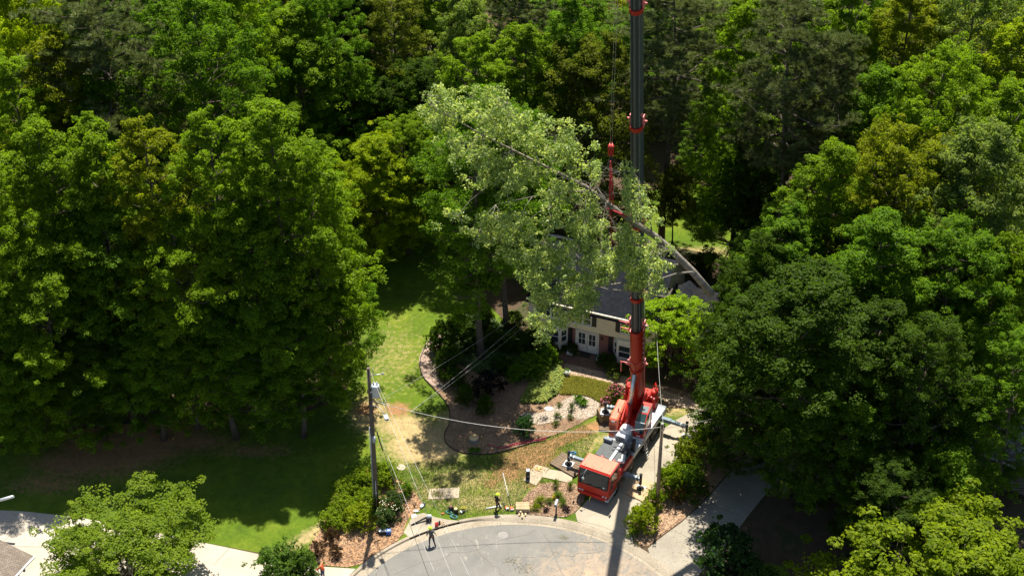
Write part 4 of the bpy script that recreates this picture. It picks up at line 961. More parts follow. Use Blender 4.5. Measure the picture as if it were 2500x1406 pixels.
# brackets sticking out to the left of the boom
for L, w_ in ((9.0, .9), (8.3, .8), (4.4, .85)):
    c0 = pv + bu * L; b = MB(); b.tube([c0 - bx_ * .5, c0 - bx_ * (.55 + w_)], [.07, .045], 6); b.tube([c0 - bx_ * .5 + bu * -.35, c0 - bx_ * (.5 + w_ * .8)], .03, 5)
    if L == 4.4: b.tube([c0 - bx_ * 1.3, c0 - bx_ * 1.3 + Vector((0, 0, -1.0))], .05, 6)
    P(b, 'side_bracket', mat('pinkish_red', (0, 0, 0)), S)
for L in (9.1, 8.8): c0 = pv + bu * L; P(MB().tube([c0 + bx_ * .5, c0 + bx_ * .95], .03, 5), 'sensor_arm', STEEL, S)
P(MB().tube([pv + bu * .5 + bx_ * .56, pv + bu * 13 + bx_ * .58], .022, 5), 'hydraulic_line', STEEL, S)
for k in range(7): P(MB().box(pv + bu * (5 + .55 * k) + bx_ * .53 + bn * .1, (.06, .07, .07)), 'clip', WHITE, S)
# ------------------------------------------------------------------ hook and slings
HX, HY = 6.62, 111.6
rp = MB(); top = sup_w @ (pv + bu * 60.3 + bn * .85)
hk = V(1492, 352, HY)
for s_ in (-.06, .06): rp.tube([(HX + .05 + s_ * 2, HY, top.z), (hk.x + s_, HY, hk.z)], .013, 4)
blk = thing('hook_block', 'red crane hook block hanging on thin ropes above the lifted tree', 'hook block', (hk.x, HY, hk.z - .6))
link('hoist_rope', rp.mesh('hoist_rope', STEEL), blk); blk.children[0].location = (-hk.x, -HY, -(hk.z - .6))
MB().box((0, 0, .1), (.40, .34, .85), 0, bev=.08).build('block_body', REDD, blk)
for s_ in (-.08, .08): MB().lathe([(.24, -.03), (.20, 0), (.24, .03)], (s_, 0, .42), 16, 0, 'X').build('sheave', mat('pinkish_red', (0, 0, 0)), blk)
MB().tube([(0, 0, -.3), (0, 0, -.5), (.10, 0, -.62), (.10, 0, -.80), (0, 0, -.90), (-.12, 0, -.82), (-.14, 0, -.7)], [.05, .05, .05, .05, .045, .04, .02], 8).build('hook', BLACK, blk)
slm = mat('sling_red', (.42, .02, .03), .7)
for nm, px, py in (('lifting_sling', 1489, 527), ('lifting_sling', 1497, 500), ('lifting_sling', 1493, 600)):
    e = V(px, py, HY - .1); b = MB(); s0 = Vector((hk.x, HY, hk.z - 1.4))
    b.tube([s0, s0.lerp(e, .5) + Vector((.03 * (px - 1493) / 3, 0, 0)), e], .045 if py < 590 else .035, 6)
    lab = {527: 'red lifting sling running from the hook down to the trunk', 500: 'shorter red sling right beside it under the hook block', 600: 'long red tail of sling dangling below the lifted trunk'}[py]
    tag(b.build(nm, slm), lab, 'sling', 'lifting slings under the hook')
e = V(1493, 512, HY); b = MB(); b.tube([e + Vector((-.3, 0, .1)), e + Vector((0, -.4, .25)), e + Vector((.9, -.38, -.25)), e + Vector((1.0, -.2, -.35))], [.06, .06, .09, .12], 6); tag(b.build('lifting_sling', slm), 'red sling end wrapped round the lifted trunk', 'sling', 'lifting slings under the hook')
# ------------------------------------------------------------------ mats and cribbing under the outriggers
def mat_stack(name, lab, px, py, z0, ang, n, L, W, T, layers=1, m=OLDW, cat='timber mat', part='plank'):
    c = G(px, py, z0); t = thing(name, lab, cat, (c.x, c.y, z0), R(ang))
    for l in range(layers):
        for k in range(n):
            bb = MB().box((0, 0, 0), (L * random.uniform(.97, 1.02), W / n * .93, T * random.uniform(.92, 1.05)), 0, bev=.01)
            o = bb.build(part, m, t); off = (k - (n - 1) / 2) * W / n
            if l % 2 == 0: o.location = (random.uniform(-.03, .03), off, T / 2 + l * T)
            else: o.location = (off, random.uniform(-.03, .03), T / 2 + l * T); o.rotation_euler[2] = R(90)
    return t
mat_stack('timber_mat', 'weathered timber mat under the front left outrigger foot', 1388, 1137, .006, -40, 7, 2.5, 1.7, .20)
mat_stack('timber_mat', 'dark weathered mat beneath the stacked cribbing at the rear left outrigger', 1488, 1038, .006, -8, 7, 1.6, 1.7, .16)
mat_stack('timber_cribbing', 'stack of timber cribbing blocks under the rear left outrigger foot', 1478, 1020, .166, 20, 5, 1.15, 1.1, .26, 3, mat('crib_wood', (.24, .17, .10), .9, 0, .3, 4, .3), 'cribbing', 'block')
MB_ = MB
def board(name, lab, pts, z, m=PLY, cat='plywood sheet', t=.022, group=None):
    p = [G(*q) for q in pts]; b = MB().prism([(q.x, q.y) for q in p], z, z + t); o = b.build(name, m); return tag(o, lab, cat, group)
board('plywood_sheet', 'pale plywood sheet under the black bin with wood scraps on it', [(1277, 1172), (1308, 1134), (1340, 1143), (1309, 1185)], .02, group='plywood sheets on the lawn')
board('plywood_sheet', 'clean pale plywood sheet butted toward the front of the crane', [(1323, 1165), (1341, 1146), (1400, 1157), (1394, 1180)], .046, group='plywood sheets on the lawn')
board('plywood_sheet', 'plywood sheet on the lawn with a heap of cuttings', [(1045, 1219), (1049, 1194), (1122, 1190), (1120, 1216)], .03, group='plywood sheets on the lawn')
TAN = mat('tan_plywood', (.46, .31, .18), .8, 0, .15, 1.5)
board('plywood_pad', 'tan plywood pad nearest the bushes under the front right outrigger', [(1527, 1206), (1545, 1184), (1592, 1200), (1570, 1226)], .030, TAN, 'plywood pad', .09)
board('plywood_pad', 'tan plywood pad partly hidden under the crane foot', [(1545, 1176), (1560, 1166), (1596, 1181), (1588, 1196)], .028, TAN, 'plywood pad', .05)
board('plywood_pad', 'pale plywood pad under the rear right outrigger', [(1640, 1084), (1668, 1050), (1705, 1062), (1682, 1094)], .03, PLY, 'plywood pad', .06)
# ------------------------------------------------------------------ the two-storey house
HA = -math.atan2(3.51, 9.59)
house = thing('house', 'two-storey house with cream siding over brick and dark roof behind the crane', 'house', (1.64, 131.03, 0), HA)
def h(mb, name, m, par=house): return mb.build(name, m, par)
SID = mat('cream_siding', (.70, .63, .44), .7, 0, .06, 2); TRIM = mat('cream_trim', (.66, .61, .47), .6, 0, .05, 2)
def brickmat():
    m, n, p = newmat('brick'); tc = N(n, 'ShaderNodeTexCoord'); bt = N(n, 'ShaderNodeTexBrick'); mp = N(n, 'ShaderNodeMapping'); mp.inputs['Rotation'].default_value = (R(90), 0, 0)
    n.links.new(tc.outputs['Object'], mp.inputs[0]); n.links.new(mp.outputs[0], bt.inputs['Vector'])
    bt.inputs['Color1'].default_value = (.24, .075, .045, 1); bt.inputs['Color2'].default_value = (.17, .055, .035, 1); bt.inputs['Mortar'].default_value = (.30, .22, .18, 1)
    bt.inputs['Scale'].default_value = 1; bt.inputs['Brick Width'].default_value = .21; bt.inputs['Row Height'].default_value = .075; bt.inputs['Mortar Size'].default_value = .008
    n.links.new(bt.outputs[0], p.inputs['Base Color']); p.inputs['Roughness'].default_value = .9; bump(n, bt.outputs['Fac'], p, -.4, .01); return m
BRICK = brickmat()
def shingle(name, c1, c2):
    m, n, p = newmat(name); tc = N(n, 'ShaderNodeTexCoord'); bt = N(n, 'ShaderNodeTexBrick'); n.links.new(tc.outputs['Object'], bt.inputs['Vector'])
    bt.inputs['Color1'].default_value = (*c1, 1); bt.inputs['Color2'].default_value = (*c2, 1); bt.inputs['Mortar'].default_value = (c1[0] * .4, c1[1] * .4, c1[2] * .4, 1)
    bt.inputs['Scale'].default_value = 1; bt.inputs['Brick Width'].default_value = .30; bt.inputs['Row Height'].default_value = .15; bt.inputs['Mortar Size'].default_value = .012
    f = noise(n, 2.2, 6, .7); r = ramp(n, f, [(.3, (.75, .75, .75)), (.7, (1.25, 1.25, 1.25))])
    n.links.new(mixc(n, 1, bt.outputs[0], r.outputs[0], 'MULTIPLY'), p.inputs['Base Color']); p.inputs['Roughness'].default_value = .95; p.inputs['Specular IOR Level'].default_value = .12; bump(n, bt.outputs['Fac'], p, -.6, .02); return m
SHN = shingle('dark_shingles', (.024, .027, .035), (.014, .017, .023)); SHB = shingle('brown_shingles', (.26, .215, .175), (.20, .165, .135)); SHG = shingle('grey_shingles', (.42, .42, .42), (.33, .33, .33))
LEN, DEP, EAV, RDG, BRT = 10.9, 8.4, 5.0, 8.1, 2.75
h(MB().box((LEN / 2, DEP / 2, BRT / 2), (LEN, DEP, BRT)), 'brick_wall', BRICK)
h(MB().box((LEN / 2, DEP / 2 - .2, (BRT + EAV) / 2), (LEN + .04, DEP + .4, EAV - BRT)).add([(LEN + .01, -.38, EAV), (LEN + .01, DEP, EAV), (LEN + .01, DEP / 2, RDG - .1)], [(0, 1, 2)]).add([(-.01, -.38, EAV), (-.01, DEP, EAV), (-.01, DEP / 2, RDG - .1)], [(0, 1, 2)]), 'upper_wall', SID)
sb = MB()
for k in range(13): sb.box((LEN / 2, -.415, BRT + .10 + k * .17), (LEN + .06, .03, .165), 0, Matrix.Rotation(.10, 3, 'X')).box((LEN + .035, DEP / 2 - .2, BRT + .10 + k * .17), (.02, DEP + .4, .15))
o = h(sb, 'siding_boards', SID); tag(o, kind='stuff')
sl = math.atan2(RDG - EAV, DEP / 2 + .3); RL = math.hypot(DEP / 2 + .75, (RDG - EAV) * (DEP / 2 + .75) / (DEP / 2 + .3))
rf = h(MB().box((0, 0, 0), (LEN + .5, RL, .14)), 'front_roof_slope', SHN); rf.location = (LEN / 2, DEP / 2 - math.cos(sl) * RL / 2, RDG - math.sin(sl) * RL / 2); rf.rotation_euler[0] = sl
rb_ = h(MB().box((0, 0, 0), (LEN + .5, RL, .14)), 'rear_roof_slope', SHN); rb_.location = (LEN / 2, DEP / 2 + math.cos(sl) * RL / 2, RDG - math.sin(sl) * RL / 2); rb_.rotation_euler[0] = -sl
h(MB().box((LEN / 2, DEP / 2, RDG + .08), (LEN + .5, .3, .08)), 'ridge_cap', SHN)
h(MB().box((LEN / 2, -.62, EAV - .05), (LEN + .5, .12, .14)), 'gutter', TRIM)
for x in (0, LEN): h(MB().box((x, -.44, (BRT + EAV) / 2), (.14, .06, EAV - BRT)), 'corner_board', TRIM)
h(MB().box((.02, -.09, BRT / 2), (.10, .08, BRT)), 'downspout', TRIM)
SHT = mat('black_shutter', (.012, .012, .014), .6); FR = mat('window_frame_cream', (.68, .66, .58), .5); PANE = mat('window_pane', (.03, .045, .05), .06, 0, .2, 1, 0, .8)
def window(x, z, w_, hh, y, par=house, n=1, rot=0, cx=0, cy=0):
    o = link('window', None, par); o.location = (x, y, z); o.rotation_euler[2] = rot
    ww = w_ / n
    for k in range(n):
        xx = -w_ / 2 + ww * (k + .5)
        fr = MB()
        for s_ in (-1, 1): fr.box((xx + s_ * (ww / 2 - .04), 0, 0), (.08, .07, hh)); fr.box((xx, -.002, s_ * (hh / 2 - .04)), (ww - .16, .07, .08))
        fr.box((xx, -.004, 0), (ww - .16, .06, .06)); fr.build('frame', FR, o)
        for s_ in (-1, 1): MB().box((xx, .01 + .01 * s_, s_ * hh / 4), (ww - .15, .02, hh / 2 - .09)).build('pane', PANE, o)
    MB().box((0, -.05, -hh / 2 - .05), (w_ + .14, .12, .06)).build('sill', FR, o)
    return o
for x in (1.9, 4.7, 8.75):
    window(x, 4.05, 1.55, 1.25, -.46, n=2)
    for s_ in (-1, 1):
        sh = h(MB().box((x + s_ * 1.0, -.47, 4.05), (.38, .05, 1.3), 0, bev=.01), 'shutter', SHT)
def bay(x):
    o = link('bay_window', None, house); o.location = (x, 0, 0)
    pr = [(-1.1, .0), (-.62, -.62), (.62, -.62), (1.1, .0)]
    MB().prism(pr, .25, .85).prism(pr, 2.3, 2.74).build('bay_wall', FR, o)
    MB().prism([(-.95, .0), (-.55, -.5), (.55, -.5), (.95, 0)], .85, 2.3).build('bay_inside', mat('room_dark', (.01, .01, .01), .9), o)
    for a, c in zip(pr[:-1], pr[1:]):
        a, c = Vector((*a, 0)), Vector((*c, 0)); m_ = (a + c) / 2; L = (c - a).length; rot = math.atan2((c - a).y, (c - a).x)
        f = MB()
        for s_ in (-1, 1): f.box((s_ * (L / 2 - .07), 0, 1.575), (.14, .08, 1.45)); 
        f.box((0, -.002, .91), (L - .28, .07, .12)).box((0, -.002, 2.24), (L - .28, .07, .12)).box((0, -.004, 1.57), (L - .28, .06, .06))
        q = f.build('frame', FR, o); q.location = m_; q.rotation_euler[2] = rot
        for zz in (1.24, 1.90): q = MB().box((0, .02, zz), (L - .27, .02, .60)).build('pane', PANE, o); q.location = m_; q.rotation_euler[2] = rot
    return o
bay(2.15); bay(8.45)
for x in (.75, 3.5, 7.05): h(MB().box((x, -.03, 1.55), (.4, .05, 1.6), 0, bev=.01), 'shutter', SHT)
for s_ in (-1, 1):
    d = link('door', None, house); d.location = (5.0 + s_ * .45, -.02, 1.2)
    MB().box((0, -.02, 0), (.86, .06, 2.1)).build('door_leaf', FR, d); MB().box((0, -.055, .35), (.56, .02, 1.15)).build('door_pane', PANE, d)
    MB().box((0, -.07, .35), (.04, .02, 1.15)).box((0, -.07, .35), (.56, .02, .04)).build('glazing_bar', FR, d); MB().box((-s_ * .36, -.09, -.05), (.04, .06, .14)).build('handle', CHROME, d)
h(MB().box((4.03, -.03, 1.25), (.12, .08, 2.3)).box((5.97, -.03, 1.25), (.12, .08, 2.3)).box((5.0, -.03, 2.36), (1.82, .08, .12)), 'door_frame', FR)
h(MB().lathe([(.04, 0), (.09, .05), (.07, .25), (.02, .32)], (6.3, -.12, 1.9), 8), 'wall_lantern', BLACK)
for k in range(3): h(MB().box((5.0, -.55 - .35 * k - .2, .15 - .05 * k), (3.2 + .5 * k, 1.0, .09)), 'porch_step', mat('porch_brick', (.16, .09, .06), .9, 0, .3, 5, .4))
h(MB().box((5.0, -.55, .21), (.95, .6, .02)), 'doormat', mat('doormat', (.03, .025, .02), .95))
ch = h(MB().box((LEN + .05, 2.2, 3.2), (.8, 1.3, 6.4), 0), 'chimney', BRICK); h(MB().box((LEN + .05, 2.2, 6.45), (.9, 1.4, .12)), 'chimney_cap', mat('sun_dimmed_cap', (.06, .05, .045), .9)); h(MB().box((LEN + .05, 2.2, 6.6), (.3, .3, .25)), 'flue', mat('clay_flue', (.22, .1, .06), .9))  # cap colour darkened to hold down the sunlit top face
# wing to the right, set back
W0, W1 = 11.3, 17.6
h(MB().box(((W0 + W1) / 2, 4.9, 1.35), (W1 - W0, 6.6, 2.7)), 'wing_wall', BRICK)
DX, DY, DZ = 12.15, 2.0, 4.9
h(MB().box((DX, DY + 1.6, DZ - 1.1), (1.5, 3.2, 2.2)).add([(DX - .75, DY, DZ), (DX + .75, DY, DZ), (DX, DY, DZ + .75)], [(0, 1, 2)]), 'dormer_wall', SID)
for s_ in (-1, 1):
    q = h(MB().box((0, 0, 0), (1.3, 3.7, .09)), 'dormer_roof', SHN); q.location = (DX + s_ * .5, DY + 1.55, DZ + .34); q.rotation_euler[1] = s_ * math.atan2(.75, .75) * .95
s2 = math.atan2(2.7, 3.5); L2 = 4.75
q = h(MB().box((0, 0, 0), (W1 - W0 + .8, L2, .14)), 'wing_front_roof', mat_ := shingle('wing_shingles', (.045, .044, .046), (.028, .028, .030))); q.location = ((W0 + W1) / 2 + .2, 4.9 - math.cos(s2) * L2 / 2, 5.4 - math.sin(s2) * L2 / 2); q.rotation_euler[0] = s2
q = h(MB().box((0, 0, 0), (W1 - W0 + .8, L2, .14)), 'wing_rear_roof', mat_); q.location = ((W0 + W1) / 2 + .2, 4.9 + math.cos(s2) * L2 / 2, 5.4 - math.sin(s2) * L2 / 2); q.rotation_euler[0] = -s2
# ------------------------------------------------------------------ neighbouring roofs at the frame edges
nb = thing('house', 'corner of a brown shingled roof with white gutter at the lower left', 'house', (0, 0, 0))
c = [G(81, 1356, 2.8), G(-150, 1316, 2.8), G(-60, 1506, 2.8)]
e1 = (c[2] - c[0]).normalized(); e2 = (c[1] - c[0]).normalized(); n_ = e2
p0 = c[0]; A = p0; B_ = p0 + e1 * 9; up_ = Vector((0, 0, 1))
rfo = link('roof', None, nb)
m_ = MB(); m_.hull([A, B_, A + e2 * 5 + up_ * 2.3, B_ + e2 * 5 + up_ * 2.3, A - up_ * .12, B_ - up_ * .12, A + e2 * 5 + up_ * 2.18, B_ + e2 * 5 + up_ * 2.18]); 
rr_ = MB(); bpy.data.objects.remove(rfo); m_.build('roof', SHB, nb)
gn = -e2
MB().hull([A + gn * .02 - up_ * .02, B_ + gn * .02 - up_ * .02, A + gn * .16 - up_ * .02, B_ + gn * .16 - up_ * .02, A + gn * .02 - up_ * .16, B_ + gn * .02 - up_ * .16, A + gn * .14 - up_ * .16, B_ + gn * .14 - up_ * .16]).build('gutter', WHITE, nb)
MB().hull([A + e2 * .6 + e1 * .4, B_ + e2 * .6, A + e2 * 9 + e1 * .4, B_ + e2 * 9, *[Vector((v.x, v.y, 0)) for v in (A + e2 * .6 + e1 * .4, B_ + e2 * .6, A + e2 * 9 + e1 * .4, B_ + e2 * 9)]]).build('wall', mat('beige_wall', (.45, .40, .33), .8), nb) if False else None
q = A + e1 * 1.5 + e2 * .3; MB().tube([(q.x, q.y, 0), (q.x, q.y, 2.7)], .10, 8).build('porch_post', WHITE, nb)
q = A + e1 * 1.3 - e2 * .1; MB().box((q.x, q.y, 2.55), (.16, .16, .25)).build('gutter_elbow', GREY, nb)
wl = [A + e1 * .3 + e2 * 1.6, B_ + e2 * 1.6, B_ + e2 * 5, A + e1 * .3 + e2 * 5]
MB().prism([(v.x, v.y) for v in wl], 0, 2.75).build('wall', mat('beige_wall', (.45, .40, .33), .8), nb)
nb2 = thing('house', 'grey shingled roof glimpsed through the dark trees at the right', 'house', (G(2425, 1060, 3).x + .8, G(2425, 1060, 3).y + .8, 0), -R(34))
MB().box((0, 0, 1.4), (9, 6, 2.8)).build('wall', mat('grey_wall', (.2, .2, .19), .8), nb2)
for s_ in (-1, 1):
    q = MB().box((0, 0, 0), (10, 3.9, .14)).build('roof_slope', SHG, nb2); q.location = (0, s_ * 1.72, 3.6); q.rotation_euler[0] = -s_ * .42
MB().box((0, -3.55, 2.82), (10, .12, .12)).build('gutter', WHITE, nb2)
# grey lamp arm reaching in at the left edge
la = thing('lamp_post', 'galvanised tubular lamp arm poking in at the left edge over the shaded lawn', 'lamp post', (0, 0, 0))
q0 = V(-70, 1240, 108.3); q1 = V(33, 1211, 108.3)
MB().tube([(q0.x, q0.y, 0), (q0.x, q0.y, q0.z + .2)], .12, 10).build('post', STEEL, la)
MB().tube([q0, q0.lerp(q1, .62)], .17, 10).build('arm', STEEL, la); MB().tube([q0.lerp(q1, .60), q1], .115, 10).build('lamp_head', mat('pale_metal', (.55, .6, .62), .4, .3), la)
# ------------------------------------------------------------------ utility poles and wires
up = thing('utility_pole', 'tall dark wooden utility pole with transformer and street light beside the left hedge', 'utility pole', (-10.42, 110.57, 0))
MB().tube([(0, 0, -.1), (0, 0, 5), (0, 0, 10), (-.03, 0, 14.24)], [.19, .175, .155, .13], 12).build('pole', POLEW, up)
def UZ(py): return V(905, py, 110.4).z
t = MB(); zt = UZ(966); t.lathe([(.26, 0), (.29, .03), (.29, .98), (.31, 1.0), (.31, 1.04), (.20, 1.12), (.02, 1.14)], (.42, -.22, zt), 18); t.build('transformer', mat('transformer_grey', (.50, .56, .60), .4), up)
for s_ in (-.12, .12): MB().lathe([(.04, 0), (.07, .06), (.04, .12), (.07, .18), (.03, .28)], (.42 + s_, -.2, zt + 1.08), 8).build('bushing', mat('ceramic', (.5, .55, .65), .3), up)
MB().box((.15, -.1, zt + .3), (.28, .1, .1)).box((.15, -.1, zt + .8), (.28, .1, .1)).build('mounting_bracket', STEEL, up)
zb = UZ(918); MB().tube([(.1, -.1, zb), (.95, -.15, zb + .2)], .035, 6).tube([(.3, -.1, zb + .7), (.35, -.12, zb + .1)], .02, 5).build('top_bracket', STEEL, up)
MB().lathe([(.03, -.12), (.07, -.06), (.04, 0), (.07, .06), (.03, .12)], (1.0, -.15, zb + .22), 8).build('insulator', mat('ceramic', (.5, .55, .65), .3), up)
zl = UZ(990); MB().tube([(.1, -.1, zl), (.7, -.3, zl - .12), (1.05, -.75, zl - .35)], .03, 6).build('lamp_arm', LGREY, up)
b = MB(); b.box((1.15, -.95, zl - .45), (.32, .55, .16), 0, Matrix.Rotation(.35, 3, 'Z'), bev=.05); b.lathe([(.15, 0), (.15, -.1), (.08, -.16)], (1.2, -1.05, zl - .5), 10, 1); b.build('street_light', [LGREY, mat('lamp_glass', (.06, .1, .16), .15)], up)
MB().tube([(-.20, -.08, 0), (-.19, -.08, 8.5)], .05, 6).build('conduit', mat('conduit_grey', (.3, .33, .33), .6), up)
z1 = UZ(1070); MB().lathe([(.13, 0), (.13, .55)], (.1, -.26, z1 - .3), 10).build('cable_canister', LGREY, up)
b = MB(); b.tube([(.35, -.2, z1 + .7), (.45, -.25, z1 + .2), (.6, -.4, z1 - .4), (.75, -.55, z1 - .9)], .05, 6); b.build('splice_case', BLACK, up)
for k in range(4): MB().tube([(.15, -.18, zt - .2 - .1 * k), (.45 + .05 * k, -.3, zt - .5 - .15 * k), (.35, -.25, zt - 1.0 - .1 * k)], .02, 5).build('drop_lead', BLACK, up)
MB().tube([(0, -.2, .1), (.02, -.22, 3.2)], .03, 5).build('ground_wire_guard', STEEL, up)
MB().box((.02, -.21, 1.9), (.14, .03, .14)).build('pole_tag', WHITE, up)
rp_ = thing('utility_pole', 'plain light brown service pole between the crane and the round bushes', 'utility pole', (11.18, 110.66, 0))
MB().tube([(0, 0, -.1), (0, 0, 4), (.02, 0, 8.69)], [.155, .14, .12], 12).build('pole', POLEL, rp_)
MB().lathe([(.125, 0), (.125, .06)], (.02, 0, 8.69), 12).build('pole_cap', mat('zinc_cap', (.3, .3, .28), .6), rp_)
MB().box((.02, -.13, 8.2), (.1, .08, .2)).build('cable_clamp', STEEL, rp_)
far = thing('utility_pole', 'next wooden pole along the street, outside the picture', 'utility pole', (4.5, 78, 0)); MB().tube([(0, 0, 0), (0, 0, 13)], [.18, .13], 10).build('pole', POLEW, far)
wire = mat('wire_aluminium', (.50, .49, .47), .55, .3); wired = mat('wire_black', (.02, .02, .02), .6)
def cable(a, c, sag, r, lab, m=wire, n=16, grp='overhead wires'):
    a, c = Vector(a), Vector(c); pts = [a.lerp(c, k / n) - Vector((0, 0, 4 * sag * (k / n) * (1 - k / n))) for k in range(n + 1)]
    return tag(MB().tube(pts, r, 5).build('overhead_wire', m), lab, 'wire', grp)
PX, PY = -10.42, 110.57
def far_at(px, py, z): return G(px, py, z)
cable((PX + .12, PY - .1, V(903, 908, 110.4).z), G(1330, 1960, 12.5), .3, .011, 'bright wire from the top of the transformer pole, left one of the pair')
cable((PX + .55, PY - .2, zt + 1.3), G(1372, 1860, 12.5), .3, .011, 'right wire of the pair running from the transformer over the plywood sheet')
cable((PX + .6, PY - .35, z1 + .3), G(1345, 2080, 8), .35, .012, 'lowest thick wire passing over the walking worker', wire)
cable((PX + .5, PY - .3, z1 + .1), G(1290, 2050, 7.4), .5, .018, 'black telephone cable just under the lowest bright wire', wired)
mid = V(1263, 1047, 110.6); a = Vector((PX + .2, PY, V(925, 980, 110.5).z)); c = Vector((11.2, 110.6, 8.45)); lin = a.lerp(c, .5).z
svc = cable(a, c, lin - mid.z, .019, 'white twisted service cable sagging from the tall pole to the light brown pole')
k = (G(1004, 1003).x * 0 + (V(1004, 1003, 110.55).x - a.x) / (c.x - a.x)); br = a.lerp(c, k) - Vector((0, 0, 4 * (lin - mid.z) * k * (1 - k)))
cable(br, (1.72, 130.6, 3.6), .25, .011, 'grey drop wire branching off the white cable toward the house corner')
cable(br - Vector((0, 0, .05)), (1.9, 130.5, 3.0), .35, .008, 'thin second drop wire just below the grey one')
cable((PX + .1, PY, V(915, 988, 110.5).z), (1.8, 130.55, 4.4), .4, .008, 'thin upper wire crossing the side lawn to the house')
cable((11.2, 110.7, 8.2), (19.5, 118, 4.2), .3, .016, 'thin wire leaving the light brown pole to the right')
cable((11.3, 110.6, 8.4), (11.9, 128.0, 4.6), .6, .014, 'thin wire looping from the light brown pole toward the house')
# ------------------------------------------------------------------ the lifted tree top
lt = thing('lifted_tree_top', 'cut tree top hanging sideways from the crane hook, pale leaves and bare butt', 'tree', (0, 0, 0))
TP = [(1737, 717, 112.9, .27), (1690, 662, 112.5, .27), (1640, 612, 112.2, .25), (1600, 577, 112.0, .235), (1545, 542, 111.7, .20), (1490, 502, 111.4, .175), (1430, 456, 110.9, .14), (1340, 411, 110.2, .105), (1250, 366, 109.4, .075), (1180, 331, 108.8, .055), (1110, 291, 108.2, .035), (1045, 252, 107.6, .02)]
tpts = [V(a, b_, c_) for a, b_, c_, r_ in TP]; trad = [r_ for *_, r_ in TP]
tk = MB(); tk.tube(tpts, trad, 12, 0); tk.build('trunk', mat('hanging_bark', (.25, .215, .165), .95, 0, .5, 3.5, .9), lt)
d_ = (tpts[0] - tpts[1]).normalized(); MB().tube([tpts[0] - d_ * .01, tpts[0] + d_ * .012], .262, 12).build('cut_face', mat('cut_wood', (.5, .38, .22), .8), lt)
mainl = [  # main limbs as survey points with distance
 ([(1692, 664), (1655, 667), (1615, 680), (1572, 702), (1520, 690), (1460, 700), (1420, 750), (1385, 800)], 111.2, .085),
 ([(1572, 702), (1540, 712), (1480, 705), (1430, 690), (1380, 720), (1330, 745)], 110.2, .05),
 ([(1655, 645), (1600, 655), (1560, 660), (1480, 650), (1400, 640)], 111.0, .07),
 ([(1640, 615), (1580, 585), (1520, 560), (1440, 545), (1340, 560)], 110.6, .06),
 ([(1592, 570), (1587, 535), (1585, 500), (1578, 470), (1560, 440)], 111.6, .055),
 ([(1580, 520), (1550, 490), (1525, 470), (1500, 450)], 111.4, .03),
 ([(1480, 492), (1455, 455), (1430, 420), (1395, 370), (1350, 345)], 110.6, .08),
 ([(1325, 405), (1300, 370), (1290, 330), (1270, 280), (1240, 250)], 109.4, .05),
 ([(1440, 465), (1360, 470), (1300, 480), (1210, 500)], 109.8, .055),
 ([(1300, 395), (1240, 430), (1190, 455)], 109.0, .04),
 ([(1380, 430), (1340, 500), (1260, 560), (1180, 600)], 109.4, .05),
 ([(1500, 690), (1460, 660), (1400, 620), (1330, 590)], 109.6, .04),
 ([(1250, 366), (1200, 290), (1180, 245)], 108.6, .03)]
lm = []
for pts, Y, r in mainl:
    pp = [V(a, b_, Y + 1.1 * math.sin(i * .9) * (i > 0)) for i, (a, b_) in enumerate(pts)]
    o_ = MB().tube(pp, [r * (1 - .75 * i / (len(pp) - 1)) for i in range(len(pp))], 7).build('limb', BARKP, lt); lm += [(p, r * (1 - .75 * i / (len(pp) - 1))) for i, p in enumerate(pp)]
anch = [(p, r * .35) for p, r in zip(tpts[2:], trad[2:])] + lm
REG = [(1010, 262), (1060, 232), (1130, 236), (1180, 232), (1240, 228), (1310, 285), (1380, 325), (1440, 330), (1480, 345), (1500, 400), (1560, 440), (1590, 500), (1580, 560), (1620, 610), (1655, 650), (1620, 690), (1560, 720), (1480, 725), (1420, 750), (1375, 770), (1335, 825), (1298, 820), (1290, 735), (1300, 690), (1220, 630), (1140, 590), (1090, 545), (1110, 490), (1160, 440), (1090, 360), (1030, 310)]
rg = np.random.default_rng(77); ctr = []; rad = []; br_ = MB()
n_l = 0; REG2 = [(1240, 600), (1640, 640), (1580, 700), (1500, 720), (1420, 750), (1340, 815), (1300, 810), (1290, 730)]
while n_l < 188:
    x, y = rg.uniform(1005, 1660), rg.uniform(225, 860)
    if not inpoly(np.array([x]), np.array([y]), REG if n_l < 158 else REG2)[0]: continue
    ty = np.interp(x, [q[0] for q in TP[::-1]], [q[1] for q in TP[::-1]])
    if x < 1250 and y > ty + 50 and rg.random() < .55: continue
    if 1440 < x < 1570 and y > 690: continue
    n_l += 1
    k = np.interp(x, [1000, 1740], [107.4, 112.2]); Y = k - .7 + rg.normal() * 1.1 - (.8 if y > 600 else 0)
    c_ = V(x, y, Y); best = sorted(anch, key=lambda q: (q[0] - c_).length + .8 * max(0, (c_ - q[0]).x))[0]
    m1 = best[0].lerp(c_, .5) + Vector((rg.normal() * .2, rg.normal() * .2, .25)); br_.tube([best[0], m1, c_], [min(.03, best[1] + .012), .018, .006], 4, caps=False)
    lr = .55 + .5 * rg.random()
    for j in range(9):
        d = rg.normal(size=3); d /= np.linalg.norm(d); ctr.append(np.array(c_) + d * lr * np.array([1.1, 1.1, .75])); rad.append(.26 + .2 * rg.random())
        if j % 2 == 0: br_.tube([m1.lerp(c_, .6), Vector(ctr[-1])], [.012, .005], 3, caps=False)
br_.build('branches', BARKP, lt)
keep = []
